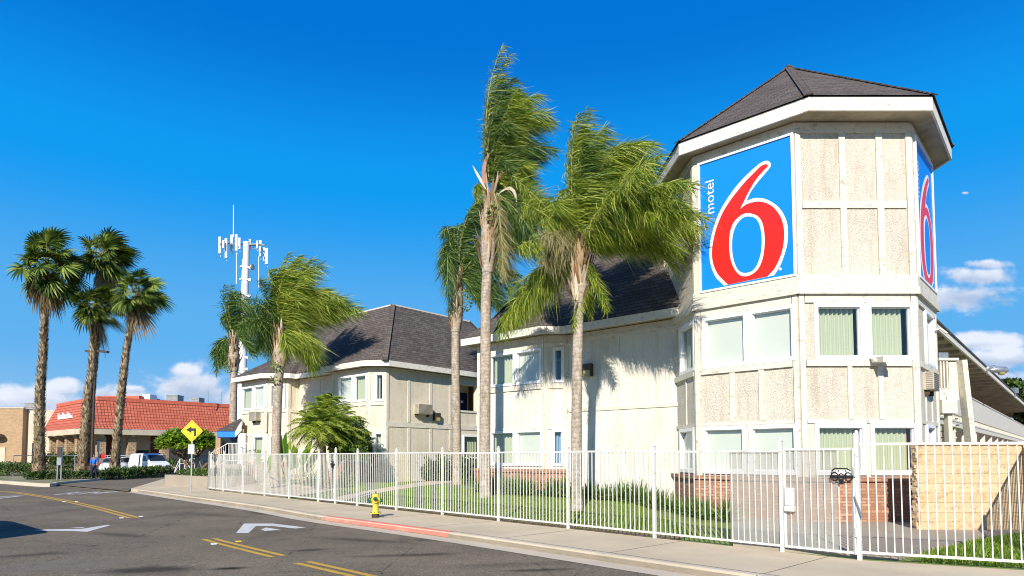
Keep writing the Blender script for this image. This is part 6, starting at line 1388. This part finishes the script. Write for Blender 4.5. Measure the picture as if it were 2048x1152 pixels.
for x0, x1, Y, lab in ((349, 363, 45, 'white tube handrail by the steps left of the round tree'), (391, 410, 41, 'white tube handrail between planter and street fence')):
    o = W((x0 + x1) / 2, 940, Y); o.z = 0; t = thing('handrail', o, lab, 'handrail'); P1, P2, P3 = W(x0, 945, Y), W(x0 + 3, 935, Y), W((x0 + x1) / 2 + 4, 918, Y)
    for dy in (0, 1.5):
        v = Vector((0, dy, 0)); m = MB(); m.tube([P1 + v, P2 + v, P3 + v, W(x1 + 6, 917, Y) + v, W(x1 + 6, 945, Y) + v], .035, 6, smooth=False); m.tube([W(x0 + 1, 944, Y) + v, W((x0 + x1) / 2 + 4, 927, Y) + v, W(x1 + 6, 927, Y) + v], .025, 6, smooth=False); m.bar(P3 + v, Vector((P3.x, P3.y + dy, .1)), .05); m.build('rail', 'steel_white', t)

# ------------------------------------------------------------ vehicles
def vehicle(name, c, ang, L_, wd, prof, glass, body, label, cat, wheels=(.18, .8), wr=.33, stripes=(), extras=None):
    "prof: side outline (x along length, z); lofted across the width with tumblehome"
    t = thing(name, c, label, cat); M = Matrix.Rotation(ang, 4, 'Z'); M.translation = V3(c)
    T = lambda x, y, z: M @ Vector(((x - .5) * L_, y, z)); m = MB(); secs = []
    zmx = max(z for _, z in prof)
    for sy, inset in ((-1, 1), (-.93, 0), (.93, 0), (1, 1)):
        row = []
        for x, z in prof:
            tum = 1 - .14 * max(0, (z - zmx * .52) / (zmx * .48)); row.append(T(.5 + (x - .5) * (.97 if inset else 1), sy * wd / 2 * tum, z if not inset else .35 + (z - .35) * .965))
        secs.append(row)
    n = len(prof); vs = [p for r in secs for p in r]; m.mesh(vs, [(k * n + i, k * n + (i + 1) % n, (k + 1) * n + (i + 1) % n, (k + 1) * n + i) for k in range(3) for i in range(n)]); m.face(secs[0]); m.face(secs[3][::-1]); m.build('body', body, t, bevel=.02)
    for pts, side in glass:   # side: 's' both sides, 'x' spans the width between two profile points
        if side == 's':
            for sg in (-1, 1):
                g = MB(); q = []
                for x, z in pts: tum = 1 - .14 * max(0, (z - zmx * .52) / (zmx * .48)); q.append(T(x, sg * (wd / 2 * tum + .008), z))
                g.face(q); g.build('side_window', 'dark_glass', t)
        else:
            (xa, za), (xb, zb2) = pts; g = MB(); q = []; nx, nz_ = (zb2 - za), -(xb - xa) * L_; ln = math.hypot(nx, nz_) or 1; ox = side * .015
            for (x, z), sy in (((xa, za), -1), ((xa, za), 1), ((xb, zb2), 1), ((xb, zb2), -1)): tum = 1 - .14 * max(0, (z - zmx * .52) / (zmx * .48)); q.append(T(x, sy * (wd / 2 * tum - .12), z) + (M.to_3x3() @ Vector((ox * 2, 0, .015))))
            g.face(q); g.build('windscreen' if side > 0 else 'rear_window', 'dark_glass', t)
    for x in wheels:
        for sg in (-1, 1):
            g = MB(); ax = M.to_3x3() @ Vector((0, sg, 0)); g.lathe(T(x, sg * (wd / 2 - .22), wr), [(wr, 0), (wr, .2), (wr * .9, .225)], 18, ax); w_ = g.build('wheel', 'rubber', t); g = MB(); g.lathe(T(x, sg * (wd / 2 + .006), wr), [(wr * .62, 0), (wr * .5, .01)], 14, ax); g.build('rim', 'galvanised', w_)
    for (x0, x1, z0, z1) in stripes:
        for sg in (-1, 1):
            g = MB(); q = []
            for x, z in ((x0, z0), (x1, z0), (x1, z1), (x0, z1)): tum = 1 - .14 * max(0, (z - zmx * .52) / (zmx * .48)); q.append(T(x, sg * (wd / 2 * tum + .012), z))
            g.face(q); g.build('stripe', 'trousers_navy', t)
    if extras: extras(t, T)
    return t
def van_bits(t, T):
    m = MB()
    for x in (.3, .5, .7): m.bar(T(x, -.6, 1.98), T(x, .6, 1.98), .04)
    m.bar(T(.25, -.6, 1.96), T(.75, -.6, 1.96), .04); m.bar(T(.25, .6, 1.96), T(.75, .6, 1.96), .04); m.build('roof_rack', 'dark_brown_metal', t)
    for sg in (-1, 1): m = MB(); m.box(T(1.0, sg * .62, .78), (.18, .25, .16)); m.build('headlight', 'pole_white', t)
vc = W(298, 940, 61.5); vc.z = -.06
vehicle('parked_van', vc, -.62, 4.4, 1.8, [(0, .35), (0, 1.1), (.03, 1.8), (.1, 1.93), (.62, 1.95), (.72, 1.85), (.86, 1.22), (.97, 1.05), (1, .8), (1, .35)], [([(.74, 1.78), (.855, 1.25)], 1), ([(.6, 1.25), (.8, 1.25), (.7, 1.72), (.6, 1.76)], 's'), ([(.0, 1.2), (.02, 1.7)], -1)], 'car_white', 'white van with a dark stripe parked behind the hedge', 'van', stripes=((.44, .50, .5, 1.85),), extras=van_bits)
def tail_bits(t, T):
    for sg in (-1, 1): m = MB(); m.box(T(0.0, sg * .72, .95), (.12, .14, .3)); m.build('tail_light', 'tail_red', t)
    m = MB(); m.box(T(-.01, 0, .6), (.1, .1, .14)); m.build('number_plate', 'galvanised', t)
cc = W(250, 944, 63); cc.z = -.06
vehicle('parked_car', cc, 1.25, 4.3, 1.8, [(0, .35), (0, .95), (.06, 1.05), (.14, 1.55), (.3, 1.62), (.55, 1.62), (.7, 1.1), (.95, .95), (1, .7), (1, .35)], [([(.06, 1.08), (.135, 1.5)], -1), ([(.2, 1.12), (.64, 1.12), (.54, 1.52), (.22, 1.52)], 's')], 'car_white', 'white car showing its back between palm trunk and van', 'car', extras=tail_bits)
cc = W(408, 935, 62); cc.z = -.06
vehicle('parked_car', cc, .4, 4.6, 1.85, [(0, .35), (0, 1.0), (.08, 1.15), (.16, 1.7), (.3, 1.78), (.6, 1.76), (.74, 1.15), (.96, 1.0), (1, .7), (1, .35)], [([(.18, 1.2), (.68, 1.2), (.58, 1.66), (.22, 1.68)], 's')], 'car_dark', 'dark blue car half hidden behind the round tree', 'car')
# large vehicle just outside the frame: its shadow lies on the road
f0_ = Vector((-10.75, 11.7, RZ)); vcen = f0_ + UV_ * 2.6 - VV_ * 1.0
vehicle('parked_van', (vcen.x, vcen.y, RZ), math.atan2(UV_.y, UV_.x), 5.2, 1.95, [(0, .35), (0, 1.9), (.04, 1.98), (.7, 2.0), (.8, 1.9), (.9, 1.15), (.98, 1.0), (1, .7), (1, .35)], [([(.6, 1.2), (.82, 1.2), (.75, 1.75), (.6, 1.8)], 's')], 'car_dark', 'dark van parked at the near kerb, outside the left edge', 'van')

# ------------------------------------------------------------ the person in blue
pb = G(187, 958, .06); pe = thing('person', pb, 'person in a blue shirt and dark trousers walking past the hedge', 'person')
H = 1.74
def skinned(name, verts, edges, rad, mat, root=0, sub=1):
    me = bpy.data.meshes.new(name); P0 = WLOC[pe.name]; me.from_pydata([tuple(Vector(v)) for v in verts], edges, []); o = bpy.data.objects.new(name, me); COL.objects.link(o); me.materials.append(MATS[mat])
    o.modifiers.new('skin', 'SKIN'); sv = me.skin_vertices[0].data if me.skin_vertices else None
    if sv is None: me.skin_vertices if hasattr(me, 'skin_vertices') else None
    if not me.skin_vertices:
        b_ = bmesh.new(); b_.from_mesh(me); b_.verts.layers.skin.verify(); b_.to_mesh(me); b_.free()
    for i, r in enumerate(rad): me.skin_vertices[0].data[i].radius = (r, r) if not isinstance(r, tuple) else r; me.skin_vertices[0].data[i].use_root = (i == root)
    s_ = o.modifiers.new('sub', 'SUBSURF'); s_.levels = sub; s_.render_levels = sub; bpy.context.view_layer.update()
    m2 = bpy.data.meshes.new_from_object(o.evaluated_get(bpy.context.evaluated_depsgraph_get())); bpy.data.objects.remove(o)
    o2 = bpy.data.objects.new(name, m2); COL.objects.link(o2); o2.parent = pe; WLOC[o2.name] = P0; m2.polygons.foreach_set('use_smooth', [True] * len(m2.polygons))
    return o2
J = [(0, 0, .92), (0, 0, 1.15), (0, -.01, 1.40), (0, -.01, 1.50), (0, -.02, 1.58), (0, -.02, 1.69),
     (-.17, 0, 1.42), (-.235, .02, 1.15), (-.22, -.06, .92), (-.21, -.08, .86), (.17, 0, 1.42), (.25, .03, 1.16), (.25, -.03, .93), (.25, -.05, .86),
     (-.085, 0, .86), (-.10, -.08, .48), (-.11, -.02, .09), (-.12, -.16, .04), (.085, 0, .86), (.10, .06, .48), (.11, .16, .10), (.12, .05, .04)]
Eg = [(0, 1), (1, 2), (2, 3), (3, 4), (4, 5), (2, 6), (6, 7), (7, 8), (8, 9), (2, 10), (10, 11), (11, 12), (12, 13), (0, 14), (14, 15), (15, 16), (16, 17), (0, 18), (18, 19), (19, 20), (20, 21)]
Rd = [.12, .11, .12, .05, .078, .06, .05, .04, .03, .033, .05, .04, .03, .033, .08, .055, .04, .035, .08, .055, .04, .035]
skinned('body', J, Eg, Rd, 'skin')
skinned('shirt', [J[0], J[1], (0, -.01, 1.41), J[6], (-.22, .015, 1.22), (-.23, 0, 1.04), J[10], (.235, .02, 1.22), (.25, .0, 1.04)], [(0, 1), (1, 2), (2, 3), (3, 4), (4, 5), (2, 6), (6, 7), (7, 8)], [.15, .135, .15, .08, .062, .05, .08, .062, .05], 'shirt_blue')
skinned('trousers', [(0, 0, .93), J[14], J[15], (-.11, -.02, .13), J[18], J[19], (.11, .15, .14)], [(0, 1), (1, 2), (2, 3), (0, 4), (4, 5), (5, 6)], [.145, .10, .075, .062, .10, .075, .062], 'trousers_navy')
skinned('hair', [(0, .01, 1.66), (0, .0, 1.72)], [(0, 1)], [.088, .075], 'hair')
for s_, x, y in ((1, -.12, -.09), (-1, .12, .1)): skinned('shoe', [(x, y + .05, .045), (x, y - .11, .035)], [(0, 1)], [.045, .04], 'shoe')
